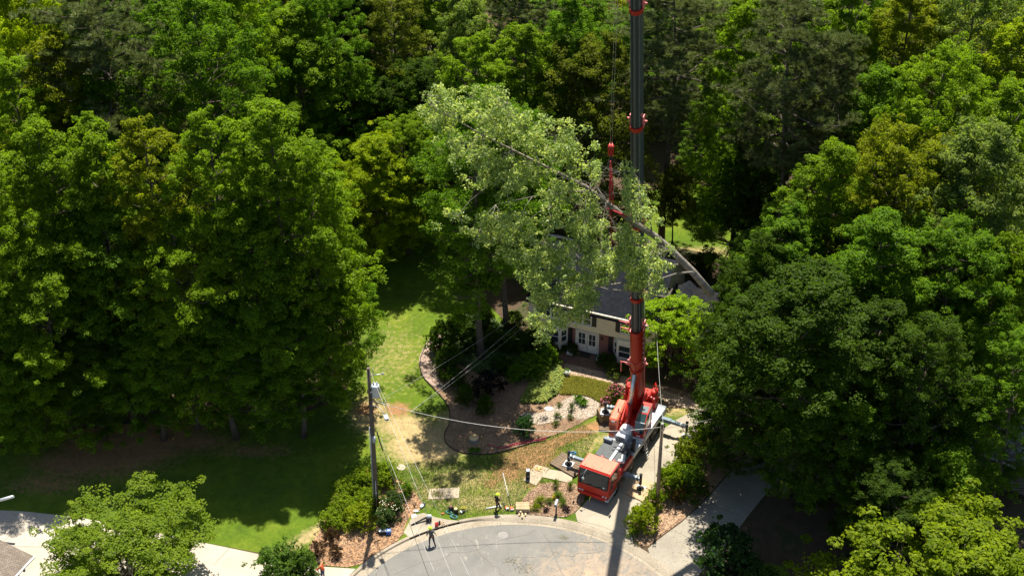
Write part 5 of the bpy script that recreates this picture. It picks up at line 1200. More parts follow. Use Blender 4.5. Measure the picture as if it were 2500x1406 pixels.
for i_, c_ in enumerate(ctr):
    x, y = proj(c_); ty = np.interp(x, [q[0] for q in TP[::-1]], [q[1] for q in TP[::-1]]); tY = np.interp(x, [q[0] for q in TP[::-1]], [q[2] for q in TP[::-1]])
    if c_[1] < HY + .5 and ((1462 < x < 1522 and 335 < y < 530) or (1480 < x < 1508 and y < 610)): continue
    if abs(y - ty) < 17 + 8 * (x > 1350) and c_[1] < tY + .4 and rg.random() < .80: continue
    keep.append(i_)
ctr = [ctr[i_] for i_ in keep]; rad = [rad[i_] for i_ in keep]
Pq, Nq, sz, lv = clump_leaves(np.array(ctr), np.array(rad), 34, rg, .18, .9, .25, .3, .7)
lv = .5 + (lv - .5) * 1.7
lc = link('foliage', leaf_mesh('foliage', Pq, Nq, sz, PALE, lv, seed=7), lt); lc.color = (.37, .45, .15, 1)
# ------------------------------------------------------------------ shrubs and garden plants
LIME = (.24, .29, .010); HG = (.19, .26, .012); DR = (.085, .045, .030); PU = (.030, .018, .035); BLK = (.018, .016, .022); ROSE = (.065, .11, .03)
random.seed(12)
SHRUBS = [
 ('b1', 941, 1178, 2.7, 1.5, HG, 'yellow-green hedge shrub just right of the tall utility pole', 'hedge shrubs round the utility pole'),
 ('b1', 893, 1186, 2.8, 1.5, HG, 'yellow-green hedge shrub directly behind the tall utility pole', 'hedge shrubs round the utility pole'),
 ('b1', 852, 1207, 2.7, 1.4, HG, 'hedge shrub at the shaded far end left of the pole', 'hedge shrubs round the utility pole'),
 ('b1', 896, 1236, 2.4, 1.3, HG, 'hedge shrub touching the foot of the tall pole', 'hedge shrubs round the utility pole'),
 ('b1', 838, 1246, 2.5, 1.3, HG, 'hedge shrub in the middle of the lawn side of the hedge', 'hedge shrubs round the utility pole'),
 ('b1', 815, 1282, 2.5, 1.2, HG, 'hedge shrub at the lower left end beside the dark red bushes', 'hedge shrubs round the utility pole'),
 ('b1', 876, 1280, 3.0, 1.5, LIME, 'brightest round hedge shrub in front of the pole', 'hedge shrubs round the utility pole'),
 ('b2', 962, 1245, 2.1, 1.6, ROSE, 'glossy green rose bush with pale flowers right of the pole', None),
 ('b2', 938, 1276, 2.2, 1.3, ROSE, 'lower glossy green bush above the blue and white coolers', None),
 ('b2', 992, 1209, 1.3, 1.1, MG, 'small green bush at the lawn corner of the orange mulch', None),
 ('b3', 809, 1318, 1.5, 1.1, DR, 'dark reddish bush nearest the yellow-green hedge', 'dark red barberry bushes'),
 ('b3', 775, 1352, 1.5, 1.1, DR, 'leftmost dark reddish bush beside the lawn edge', 'dark red barberry bushes'),
 ('b3', 821, 1356, 1.3, 1.0, DR, 'rightmost dark reddish bush alone on orange mulch', 'dark red barberry bushes'),
 ('b1', 690, 1422, 4.6, 2.8, (.10, .17, .03), 'fresh green bush cut off by the bottom edge', None),
 ('b1', 745, 1415, 2.6, 2.4, (.10, .17, .03), 'smaller green bush next to the orange-shirted worker', None),
 ('b1', 1568, 1290, 2.7, 2.0, LIME, 'round bright bush between the driveway and brown pole', None),
 ('b4', 1545, 1305, 1.2, .55, MG, 'low dark green cushion plant at the driveway corner', None),
 ('b4', 1537, 1275, .9, .8, MG, 'narrow green plant between driveway and the round bright bush', None),
 ('b1', 1597, 1234, 1.8, 1.5, HG, 'small yellow-green bush left of the brown pole', None),
 ('b1', 1640, 1205, 2.8, 2.6, HG, 'tall yellow-green bush right behind the brown pole', 'tall bushes beside the crane driveway'),
 ('b1', 1672, 1168, 3.0, 3.2, (.17, .20, .015), 'tallest olive tinted bush of the driveway row', 'tall bushes beside the crane driveway'),
 ('b1', 1690, 1215, 2.8, 2.8, DG, 'shaded bush at the right of the driveway row', 'tall bushes beside the crane driveway'),
 ('b3', 1655, 1225, 1.4, 1.6, (.16, .10, .03), 'brownish bush with rusty leaves in the driveway row', 'tall bushes beside the crane driveway'),
 ('b1', 1706, 1110, 2.6, 2.8, HG, 'yellow-tipped bush under the boughs by the rear right outrigger', 'tall bushes beside the crane driveway'),
 ('b2', 1768, 1400, 5.6, 3.8, (.040, .085, .025), 'dark glossy round bush at the bottom edge by the neighbouring driveway', None),
 ('b2', 1840, 1440, 3.5, 2.2, (.06, .11, .02), 'mid-green bush right of the dark glossy round one', None),
 ('b4', 1318, 1230, 1.1, .7, LIME, 'lime green clump in the mailbox bed, the upper one', 'lime clumps in the mailbox bed'),
 ('b4', 1308, 1244, 1.0, .6, LIME, 'lime green clump next to the lumber stack', 'lime clumps in the mailbox bed'),
 ('b4', 1356, 1190, .75, .8, (.13, .20, .015), 'round bright green tuft at the back of the mailbox bed', None),
 ('b4', 1393, 1193, .7, .7, MG, 'dark green tuft beside the crane bumper', None),
 ('b4', 1342, 1228, .8, .5, MG, 'leafy perennial left of the mailbox', 'perennials round the mailbox'),
 ('b4', 1362, 1214, 1.1, .5, MG, 'leafy perennial behind the mailbox', 'perennials round the mailbox'),
 ('b4', 1374, 1232, .8, .5, MG, 'leafy perennial right of the mailbox', 'perennials round the mailbox'),
 ('b3', 1333, 1248, .55, .4, PU, 'small purple-black plant left of the mailbox post', 'purple-black plants by the mailbox'),
 ('b3', 1383, 1247, .75, .45, PU, 'wider purple-black plant right of the mailbox post', 'purple-black plants by the mailbox'),
 ('b4', 1352, 1219, .35, .5, (.7, .55, .02), 'small yellow flowering plant just behind the mailbox', None),
 ('b1', 1281, 1060, 1.9, 1.6, (.05, .12, .04), 'rounded dark green shrub crossed by the white cable', None),
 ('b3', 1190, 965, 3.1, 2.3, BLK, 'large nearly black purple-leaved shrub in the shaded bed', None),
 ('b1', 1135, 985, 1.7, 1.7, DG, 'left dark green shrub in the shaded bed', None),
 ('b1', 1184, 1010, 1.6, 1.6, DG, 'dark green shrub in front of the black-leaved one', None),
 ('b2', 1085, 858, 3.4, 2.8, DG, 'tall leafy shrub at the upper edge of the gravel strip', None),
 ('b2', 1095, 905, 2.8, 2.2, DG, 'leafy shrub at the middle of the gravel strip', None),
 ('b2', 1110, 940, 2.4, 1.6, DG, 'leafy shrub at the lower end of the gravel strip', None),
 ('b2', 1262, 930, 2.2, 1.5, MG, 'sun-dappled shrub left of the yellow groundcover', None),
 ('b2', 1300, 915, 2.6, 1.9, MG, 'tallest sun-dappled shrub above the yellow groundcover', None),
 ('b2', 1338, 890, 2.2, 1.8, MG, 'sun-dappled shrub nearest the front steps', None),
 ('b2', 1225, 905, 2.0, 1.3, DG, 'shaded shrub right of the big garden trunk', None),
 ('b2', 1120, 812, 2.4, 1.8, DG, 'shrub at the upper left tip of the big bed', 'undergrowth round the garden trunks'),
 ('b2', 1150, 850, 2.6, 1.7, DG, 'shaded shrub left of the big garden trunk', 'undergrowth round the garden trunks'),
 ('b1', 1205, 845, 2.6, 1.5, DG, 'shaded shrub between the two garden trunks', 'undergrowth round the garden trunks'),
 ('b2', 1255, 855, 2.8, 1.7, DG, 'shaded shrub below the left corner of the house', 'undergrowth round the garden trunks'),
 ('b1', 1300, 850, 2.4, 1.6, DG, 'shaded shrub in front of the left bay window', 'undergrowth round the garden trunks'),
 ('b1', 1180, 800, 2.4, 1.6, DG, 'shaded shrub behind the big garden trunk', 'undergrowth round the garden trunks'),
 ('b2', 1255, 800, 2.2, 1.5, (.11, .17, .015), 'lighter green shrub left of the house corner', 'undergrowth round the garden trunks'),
 ('b4', 1360, 1020, .8, .5, (.12, .16, .03), 'small tuft on the pale stones, lower left one', 'small plants in the stone bed'),
 ('b4', 1357, 1038, .8, .45, (.12, .16, .03), 'small tuft just below the pale stones', 'small plants in the stone bed'),
 ('b4', 1393, 1023, .7, .45, (.12, .16, .03), 'small tuft on bare soil below the stones', 'small plants in the stone bed'),
 ('b4', 1395, 1003, .75, .8, (.09, .14, .03), 'upright leafy plant in the middle of the stones', 'small plants in the stone bed'),
 ('b4', 1365, 992, .7, .4, (.16, .18, .06), 'pale tuft beside the flat white rock', 'small plants in the stone bed'),
 ('b3', 1503, 975, 1.7, 1.4, (.10, .09, .035), 'shrub with pink flowers behind the rear left outrigger', None),
 ('b3', 1480, 992, 1.1, .9, (.10, .07, .035), 'smaller pink flowering shrub beside the cribbing stack', None),
 ('b4', 1519, 988, .45, .35, (.65, .5, .02), 'patch of yellow flowers at the crane deck edge', None),
 ('b2', 1345, 846, 2.2, 1.2, DG, 'dark foundation shrub under the left bay window', 'foundation shrubs along the house'),
 ('b2', 1395, 862, 1.6, .9, DG, 'dark foundation shrub left of the steps', 'foundation shrubs along the house'),
 ('b2', 1478, 892, 2.0, 1.0, DG, 'dark foundation shrub left of the right bay window', 'foundation shrubs along the house'),
 ('b2', 1503, 915, 2.0, 1.0, (.10, .13, .015), 'yellowish shrub in front of the right bay window', 'foundation shrubs along the house'),
 ('b4', 1608, 983, .8, .5, MG, 'small round bush beside the crane counterweight', None),
 ('b2', 1705, 668, 3.0, 1.8, DG, 'dark bush at the near edge of the back lawn', None),
 ('b2', 1620, 655, 2.6, 1.6, DG, 'dark bush below the bare pine trunk by the back lawn', None),
]
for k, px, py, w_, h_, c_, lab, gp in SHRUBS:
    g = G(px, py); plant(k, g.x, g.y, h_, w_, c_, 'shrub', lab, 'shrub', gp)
def dots(name, px, py, r, h0, n, s, m, lab, seed):
    rg = np.random.default_rng(seed); g = G(px, py); b = MB()
    for i in range(n):
        a = rg.random() * 6.28; q = rg.random() ** .5; d = Vector((math.cos(a) * q * r, math.sin(a) * q * r, h0 * (1.03 - .35 * q * q)))
        b.sphere((g.x + d.x, g.y + d.y, d.z), s * (.7 + .6 * rg.random()), 0, 5, 3)
    return tag(b.build(name, m), lab, None, None, 'stuff')
dots('pink_flowers', 1503, 975, .8, 1.4, 60, .05, mat('pink_petal', (.65, .14, .25), .7), 'pink blossoms over the shrub behind the outrigger', 1)
dots('pink_flowers', 1480, 992, .5, .9, 25, .05, mat('pink_petal', (0, 0, 0)), 'pink blossoms over the smaller shrub', 2)
dots('pale_flowers', 950, 1262, 1.0, 1.5, 40, .05, mat('pale_petal', (.75, .7, .45), .7), 'pale blossoms on the rose bush', 3)
for i, (px, py, lab) in enumerate([(1424, 990, 'arching grass clump at the top of the stone bed'), (1152, 1104, 'left tuft of the green row in front of the stump'), (1166, 1104, 'right tuft of the green row in front of the stump'), (1412, 981, 'second arching grass clump beside the yellow groundcover')]):
    g = G(px, py); o = thing('grass_clump', lab, 'grass clump', (g.x, g.y, .05)); q = link('blades', TUFT, o); q.color = (.12, .22, .03, 1); s_ = 1.3 if i in (0, 3) else .9; o.scale = (s_, s_, s_)
# bare twiggy sapling at the drain slab
b = MB(); g = G(1012, 1238)
for k in range(9):
    a = k * .8; b.tube([(g.x, g.y, 0), (g.x + .2 * math.cos(a), g.y + .2 * math.sin(a), .6), (g.x + .38 * math.cos(a), g.y + .35 * math.sin(a), 1.1)], [.015, .01, .004], 4)
tag(b.build('bare_shrub', BARK), 'bare twiggy shrub above the storm drain slab', 'shrub')
# ------------------------------------------------------------------ stump, rocks, hose, pots
g = G(1157, 1077); st = thing('tree_stump', 'fresh cut tree stump with pale sawn top in the mulch bed', 'stump', (g.x, g.y, 0))
MB().lathe([(.52, 0), (.46, .1), (.40, .3), (.40, .40)], n=18).build('bark', BARKP, st)
m, n, p = newmat('sawn_wood'); tc = N(n, 'ShaderNodeTexCoord'); wv = N(n, 'ShaderNodeTexWave', wave_type='RINGS', rings_direction='Z'); wv.inputs['Scale'].default_value = 9; wv.inputs['Distortion'].default_value = 1.5; n.links.new(tc.outputs['Object'], wv.inputs[0])
n.links.new(ramp(n, wv.outputs['Fac'], [(0, (.50, .34, .15)), (1, (.72, .54, .30))]).outputs[0], p.inputs['Base Color']); p.inputs['Roughness'].default_value = .85
MB().lathe([(.385, .39), (.385, .425)], n=18).build('sawn_top', m, st)
rg = np.random.default_rng(3); b = MB()
for i in range(700):
    a = rg.random() * 6.28; q = abs(rg.normal()) * .75; x, y = g.x + q * math.cos(a) * 1.7 - .25, g.y + q * math.sin(a) * .8 - .2; s_ = .03 + .05 * rg.random()
    b.add([(x, y, .062), (x + s_, y + s_ * .3, .08), (x + s_ * .4, y + s_, .068)], [(0, 1, 2)])
tag(b.build('sawdust', mat('sawdust', (.62, .42, .19), .9)), 'sawdust scattered round the fresh stump', None, None, 'stuff')
g = G(1340, 1000); MBr = MB(); MBr.hull([(g.x + .42 * math.cos(a) * (1 + .1 * math.sin(3 * a)), g.y + .3 * math.sin(a), z) for a in np.linspace(0, 6, 11) for z in (.06,)] + [(g.x + .36 * math.cos(a), g.y + .25 * math.sin(a), .15) for a in np.linspace(0, 6, 11)])
tag(MBr.build('flat_rock', mat('white_rock', (.66, .62, .55), .85, 0, .1, 5, .3)), 'flat white rock lying in the pale stone bed', 'rock')
hp = [(1188, 1088), (1200, 1088), (1216, 1094), (1228, 1095), (1245, 1088), (1262, 1083), (1280, 1079), (1298, 1077), (1315, 1074), (1332, 1069), (1333, 1074), (1318, 1077), (1290, 1082), (1262, 1086), (1240, 1092), (1222, 1094)]
tag(MB().tube([Vector((G(*q).x, G(*q).y, .09)) for q in hp], .035, 6).build('rope', mat('crimson_rope', (.38, .03, .06), .7)), 'crimson rope laid along the edge of the mulch bed', 'rope')
g = G(1385, 917); pt = thing('flower_pot', 'white flower pot at the curved end of the garden path', 'flower pot', (g.x, g.y, .03))
MB().lathe([(.16, 0), (.24, .38), (.27, .42), (.22, .42), (.20, .34), (.01, .34)], n=16).build('pot', WHITE, pt); q = link('plant', PROTO['b4'][1], pt); q.scale = (.3, .3, .35); q.location.z = .33; q.color = (*MG, 1)
for x, lab in ((3.75, 'small white planter box left of the front door mat'), (6.35, 'small white planter box right of the front door mat')):
    w_ = Matrix.Translation((1.64, 131.03, 0)) @ Matrix.Rotation(HA, 4, 'Z') @ Vector((x, -.75, .2)); o = thing('planter_box', lab, 'planter', w_, HA)
    bb = MB(); 
    for s_ in (-1, 1): bb.box((s_ * .22, 0, .13), (.05, .42, .26)).box((0, s_ * .19, .13), (.39, .05, .26))
    bb.build('box', WHITE, o); MB().box((0, 0, .15), (.38, .33, .12)).build('soil', SOIL, o)
# ------------------------------------------------------------------ lumber stack, bin, mailbox
g = G(1276, 1252); lum = thing('lumber_stack', 'neat stack of new lumber beams by the kerb', 'lumber stack', (g.x, g.y + .4, 0), R(-1))
for l in range(3):
    for k in range(5):
        o = MB().box((0, 0, 0), (1.05 * random.uniform(.96, 1.03), .128, .13), 0, bev=.008).build('beam', WOOD, lum); o.location = (random.uniform(-.03, .03), (k - 2) * .158, .07 + .142 * l)
for i, (px, py, zz, lab) in enumerate([(1268, 1254, .0, 'short beam offcut at the left in front of the lumber stack'), (1275, 1259, .0, 'short beam offcut standing out toward the road'), (1283, 1254, .0, 'short beam offcut at the right in front of the lumber stack'), (1271, 1250, .15, 'short beam offcut lying on the others against the lumber stack')]):
    g = G(px, py); o = MB().box((0, 0, .07), (.14, .55, .14), 0, bev=.012).build('beam_offcut', WOOD); o.location = (g.x, g.y, .0 + zz); tag(o, lab, 'beam', 'offcuts in front of the lumber stack')
g = G(1289, 1168); bn_ = thing('bin', 'tall black rectangular bin standing on the plywood sheet', 'bin', (g.x, g.y, .045), .05)
MB().box((0, 0, .42), (.30, .34, .84), 0, bev=.03).build('body', BLACK, bn_); b = MB(); b.box((0, 0, .86), (.32, .36, .05), 0, bev=.02); b.build('rim', GREY, bn_)
for k in range(5): MB().box((0, -.178, .45 + .08 * k), (.22, .012, .035)).build('slot', mat('slot_grey', (.05, .05, .055), .6), bn_)
MB().box((0, -.18, .36), (.2, .012, .04)).build('label_strip', WHITE, bn_); MB().box((0, 0, .888), (.2, .22, .02), 0, bev=.01).build('lid_panel', STEEL, bn_)
MB().lathe([(.12, 0), (.12, .05)], (-.18, .05, .2), 14, 0, 'X').build('wheel', BLACK, bn_)
rg = np.random.default_rng(8)
def chunks(name, px, py, z, n, r, L, m, lab, seed):
    rg = np.random.default_rng(seed); g = G(px, py); b = MB()
    for i in range(n):
        a = rg.random() * 6.28; q = abs(rg.normal()) * .5 * r; x, y = g.x + q * math.cos(a), g.y + q * math.sin(a) * .8
        b.box((x, y, z + .03 + .05 * rg.random() * (q < r * .5)), (L * (.5 + rg.random()), L * .3, L * .3), 0, Matrix.Rotation(rg.random() * 6, 3, 'Z') @ Matrix.Rotation(rg.normal() * .4, 3, 'Y'))
    return tag(b.build(name, m), lab, None, None, 'stuff')
chunks('wood_scraps', 1314, 1146, .045, 55, .55, .13, mat('scrap_wood', (.68, .47, .2), .85), 'heap of yellow wood scraps on the plywood', 1)
chunks('wood_scraps', 1079, 1278, .0, 45, .55, .11, mat('scrap_pale', (.55, .4, .25), .85), 'pale wood splinters beside the red fuel can', 2)
b = MB(); g = G(1068, 1207); rg = np.random.default_rng(4)
for i in range(420):
    a = rg.random() * 6.28; q = abs(rg.normal()) * .32; x, y = g.x + q * math.cos(a), g.y + q * math.sin(a); L = .06 + .12 * rg.random(); t = rg.random() * 6.28
    b.add([(x, y, .055 + .1 * rg.random()), (x + L * math.cos(t), y + L * math.sin(t), .06 + .12 * rg.random()), (x + L * .4 * math.cos(t + .8), y + L * .4 * math.sin(t + .8), .1)], [(0, 1, 2)], int(i % 3 == 0))
tag(b.build('cuttings', [mat('cut_green', (.15, .16, .05), .9), mat('cut_brown', (.22, .16, .08), .9)]), 'heap of leafy cuttings on the left plywood sheet', None, None, 'stuff')
g = G(1356, 1252); mb_ = thing('mailbox', 'grey metal mailbox on a dark wooden post among the flowers', 'mailbox', (g.x + .06, g.y, 0), R(-14))
MB().box((0, 0, .5), (.10, .10, 1.05), 0).build('post', mat('dark_post', (.07, .05, .035), .9), mb_); MB().box((0, -.05, .96), (.09, .5, .06)).build('support', mat('dark_post', (0, 0, 0)), mb_)
pr = [(-.11, 0), (.11, 0), (.11, .14)] + [(.11 * math.cos(R(a)), .14 + .11 * math.sin(R(a))) for a in range(15, 180, 15)] + [(-.11, .14)]
MX = Matrix(((1, 0, 0, 0), (0, 0, 1, 0), (0, 1, 0, 1.0), (0, 0, 0, 1)))
MB().prism(pr, -.36, .28, 0, MX).build('box', LGREY, mb_); MB().prism([(p_[0] * .93, p_[1] * .93) for p_ in pr], -.375, -.36, 0, MX).build('door', GREY, mb_); MB().lathe([(.02, 0), (.02, .03)], (0, -.37, 1.16), 8).build('knob', BLACK, mb_); MB().box((.12, -.05, 1.2), (.015, .16, .05)).build('flag', mat('flag_red', (.4, .02, .02), .5), mb_)
# ------------------------------------------------------------------ tools and gear
def gear(name, lab, px, py, ang=0, z=.0, cat=None, group=None):
    g = G(px, py); return thing(name, lab, cat or name.replace('_', ' '), (g.x, g.y, z), R(ang), group)
def chainsaw(lab, px, py, ang, bar=.45, body=ORANGE, barm=BLACK, z=0):
    o = gear('chainsaw', lab, px, py, ang, z, 'chainsaw', 'chainsaws on the lawn'); MB().box((0, 0, .11), (.22, .36, .2), 0, bev=.05).build('body', body, o)
    MB().box((.0, -.12, .13), (.235, .12, .17), 0, bev=.03).build('motor_cover', WHITE, o)
    MB().tube([(-.1, .12, .1), (-.14, .16, .28), (.14, .16, .28), (.1, .12, .1)], .016, 6).build('front_handle', BLACK, o)
    MB().tube([(0, -.16, .12), (0, -.34, .16), (0, -.38, .07), (0, -.18, .04)], .018, 6).build('rear_handle', BLACK, o)
    MB().prism([(-.04, .16), (.04, .16), (.035, .16 + bar), (0, .19 + bar), (-.035, .16 + bar)], .09, .10).build('guide_bar', barm, o); return o
chainsaw('orange chainsaw lying beside the standing worker', 1237, 1242, 28, .5)
chainsaw('black and white chainsaw lying by the teal rope', 1129, 1251, -60, .3, BLACK, BLACK)
o = gear('pole_saw', 'long white pole saw lying on the lawn with orange motor end', 1249, 1243, 0, .0)
tipw = G(1228, 1156); d_ = tipw - o.location; L = d_.length; o.rotation_euler[2] = math.atan2(-d_.x, d_.y)
MB().box((0, -.02, .13), (.26, .3, .22), 0, bev=.05).build('motor', mat('orange_red', (.62, .10, .02), .5), o); MB().box((.02, -.14, .11), (.27, .12, .18), 0, bev=.03).build('motor_cover', WHITE, o)
MB().tube([(0, .1, .12), (0, L * .36, .09)], .022, 8).build('lower_shaft', BLACK, o); MB().tube([(0, L * .36, .09), (0, L * .92, .05)], .022, 8).build('upper_shaft', WHITE, o); MB().box((0, L * .97, .05), (.06, L * .08, .03), 0, bev=.01).build('saw_head', LGREY, o)
o = gear('blower_tube', 'white plastic tube lying at the feet of the standing worker', 1187, 1242, 10, .0, 'tube'); MB().tube([(0, 0, .06), (.95, .06, .06)], [.05, .07], 12).build('tube', WHITE, o); MB().lathe([(.075, -.03), (.085, 0), (.075, .03)], (.95, .06, .06), 12, 0, 'X').build('collar', WHITE, o)
MB().hull([(1.0, .0, 0), (1.25, .0, 0), (1.2, .3, 0), (1.05, .02, .2), (1.15, .12, .22)]).build('bag', WHITE, o)
o = gear('backpack_blower', 'grey backpack leaf blower with long black tube on the drain slab', 1048, 1269, 0, .035)
MB().box((0, 0, .26), (.40, .30, .5), 0, bev=.1).build('engine_shell', mat('blower_grey', (.42, .46, .5), .4), o); MB().box((-.02, -.2, .22), (.42, .14, .42), 0, bev=.06).build('back_frame', BLACK, o)
e_ = G(1004, 1283) - o.location; MB().tube([(-.2, 0, .25), (e_.x * .35, e_.y * .2, .2), (e_.x * .6, e_.y * .5, .13), (e_.x, e_.y, .07)], [.085, .075, .065, .045], 10).build('blower_pipe', BLACK, o); MB().tube([(-.2, -.2, .1), (-.33, -.42, .05), (-.15, -.55, .04)], .015, 5).build('strap', mat('brown_strap', (.2, .1, .06), .8), o)
for s_ in (-1, 1): MB().tube([(s_ * .1, -.27, .42), (s_ * .12, -.4, .3), (s_ * .1, -.28, .1)], .02, 5).build('shoulder_strap', BLACK, o)
o = gear('fuel_can', 'red plastic fuel can standing beside the kerb opening', 1066, 1284, 15, .03); MB().box((0, 0, .17), (.26, .18, .34), 0, bev=.05).build('body', mat('fuel_red', (.62, .015, .02), .35), o); MB().tube([(-.08, 0, .34), (-.06, 0, .40), (.06, 0, .40), (.08, 0, .34)], .018, 6).build('handle', mat('fuel_red', (0, 0, 0)), o); MB().lathe([(.03, .33), (.025, .42)], (.10, 0, 0), 8).build('spout', BLACK, o)
o = gear('tool_bag', 'small black bag leaning against the red fuel can', 1073, 1279, 0, .03); MB().box((0, 0, .14), (.14, .22, .28), 0, bev=.05).build('body', BLACK, o); MB().tube([(0, -.06, .27), (0, 0, .34), (0, .06, .27)], .012, 5).build('handle', BLACK, o)
for nm, px, py, c_, lab in (('cooler', 934, 1302, WHITE, 'white cooler box on the orange mulch below the rose bush'), ('cooler', 949, 1303, mat('blue_plastic', (.03, .13, .42), .4), 'blue cooler box right of the white one')):
    o = gear(nm, lab, px, py, 5, .045, 'cooler', 'two coolers on the mulch'); wd = .52 if c_ is WHITE else .36
    MB().box((0, 0, .16), (wd, .34, .32), 0, bev=.03).build('body', BLACK if c_ is WHITE else c_, o); MB().box((0, 0, .345), (wd + .03, .37, .06), 0, bev=.02).build('lid', c_, o); MB().tube([(-wd / 2, .0, .2), (-wd / 2 - .03, -.1, .42), (wd / 2 + .03, -.1, .42), (wd / 2, 0, .2)], .012, 5).build('handle', WHITE, o)
    MB().box((0, -.02, .38), (.12, .14, .015)).build('sticker', WHITE if c_ is not WHITE else mat('blue_plastic', (0, 0, 0)), o)
MB().tube([(0, 0, 0), (.2, .02, .03)], .02, 5)
o = gear('water_jug', 'white water jug with dark base lying at the lawn edge', 1031, 1237, -35, .0); MB().lathe([(.02, -.26), (.10, -.22), (.13, -.1), (.13, .1)], (0, 0, .13), 12, 0, 'Y').build('jug', WHITE, o); MB().lathe([(.135, .1), (.135, .26), (.02, .28)], (0, 0, .13), 12, 0, 'Y').build('base', mat('navy_plastic', (.03, .04, .09), .4), o)
o = gear('folded_cloth', 'crumpled white cloth on the orange mulch above the slab', 1016, 1248, 10, .05, 'cloth'); MB().hull([(random.uniform(-.3, .3), random.uniform(-.15, .15), random.uniform(0, .1)) for _ in range(14)]).build('cloth', mat('dirty_cloth', (.6, .55, .5), .9), o); MB().box((.2, -.08, .06), (.1, .05, .05)).build('buckle', BLACK, o)
o = gear('paper_sheet', 'white paper sheet on the corner of the drain slab', 1010, 1259, 20, .04, 'paper'); MB().hull([(-.2, -.14, 0), (.2, -.14, .0), (.2, .14, .02), (-.2, .14, .01), (0, 0, .03)]).build('sheet', WHITE, o)
def bag(lab, px, py, ang, c1, c2, s_=1):
    o = gear('gear_bag', lab, px, py, ang, 0, 'bag', 'climbing gear on the lawn'); MB().lathe([(.15 * s_, 0), (.19 * s_, .08), (.20 * s_, .30 * s_), (.17 * s_, .38 * s_)], n=12).build('body', c1, o); MB().lathe([(.13 * s_, .36 * s_), (.11 * s_, .42 * s_)], n=12).build('opening', c2, o)
    MB().tube([(-.17, 0, .3), (-.2, -.14, .45), (.1, -.2, .42), (.18, 0, .3)], .014, 5).build('strap', BLACK, o); MB().tube([(.2, -.1, .03), (.34, -.2, .02), (.42, -.05, .02)], .016, 5).build('lanyard', c2, o); return o
bag('black and brown harness bag, the farther of the two on the lawn', 1101, 1244, 10, mat('brown_black', (.035, .022, .018), .9), mat('brown_web', (.22, .11, .07), .8))
bag('upright black bucket bag with a yellow lid next to the teal rope', 1113, 1251, 40, mat('dark_olive_bag', (.03, .028, .012), .9), mat('pale_yellow', (.75, .68, .3), .6), 1.1)
def coil(name, lab, px, py, r, turns, m, seed, rad=.02, asp=.6, ang=0):
    rg = np.random.default_rng(seed); g = G(px, py); pts = []
    for i in range(turns * 12):
        a = i * 6.28 / 12; q = r * (.55 + .45 * rg.random()) ; x, y = math.cos(a) * q, math.sin(a) * q * asp; ca, sa = math.cos(R(ang)), math.sin(R(ang)); pts.append((g.x + x * ca - y * sa, g.y + x * sa + y * ca, .03 + .1 * rg.random()))
    return tag(MB().tube(pts, rad, 5).build(name, m), lab, 'rope', 'ropes lying on the lawn')
TEAL = mat('teal_rope', (.06, .20, .19), .8)
coil('rope', 'tangled teal rope on the grass, upper heap', 1096, 1251, .30, 5, TEAL, 1, .022, .6, -30); coil('rope', 'tangled teal rope on the grass, lower heap toward the kerb', 1108, 1262, .34, 6, TEAL, 2, .022, .6, -30)
coil('rope', 'loop of bright yellow rope right of the bucket bag', 1131, 1240, .22, 2, mat('yellow_rope', (.7, .6, .05), .7), 3, .016)
coil('rope', 'small coil of blue rope behind the front left outrigger beam', 1398, 1107, .32, 4, mat('blue_rope', (.05, .22, .45), .7), 4, .022)
tag(MB().tube([G(1081, 1227, .02), G(1086, 1234, .03), G(1091, 1240, .02)], .022, 5).build('stick', WOOD), 'short pale stick lying by the gear on the lawn', 'stick')
tag(MB().box(G(1081, 1253, .05), (.24, .16, .10), 0, .3, bev=.02).build('brick', mat('single_brick', (.4, .13, .06), .9)), 'single reddish block on the grass left of the teal rope', 'block')
o = gear('marker_post', 'thin yellow marker post standing in the hedge behind the pole', 900, 1196, 0, 0, 'marker post'); MB().box((0, 0, 1.1), (.05, .03, 2.2)).build('post', mat('yellow_marker', (.55, .38, .03), .6), o); MB().box((0, -.02, 1.9), (.14, .02, .2)).build('plate', YELLOW, o)
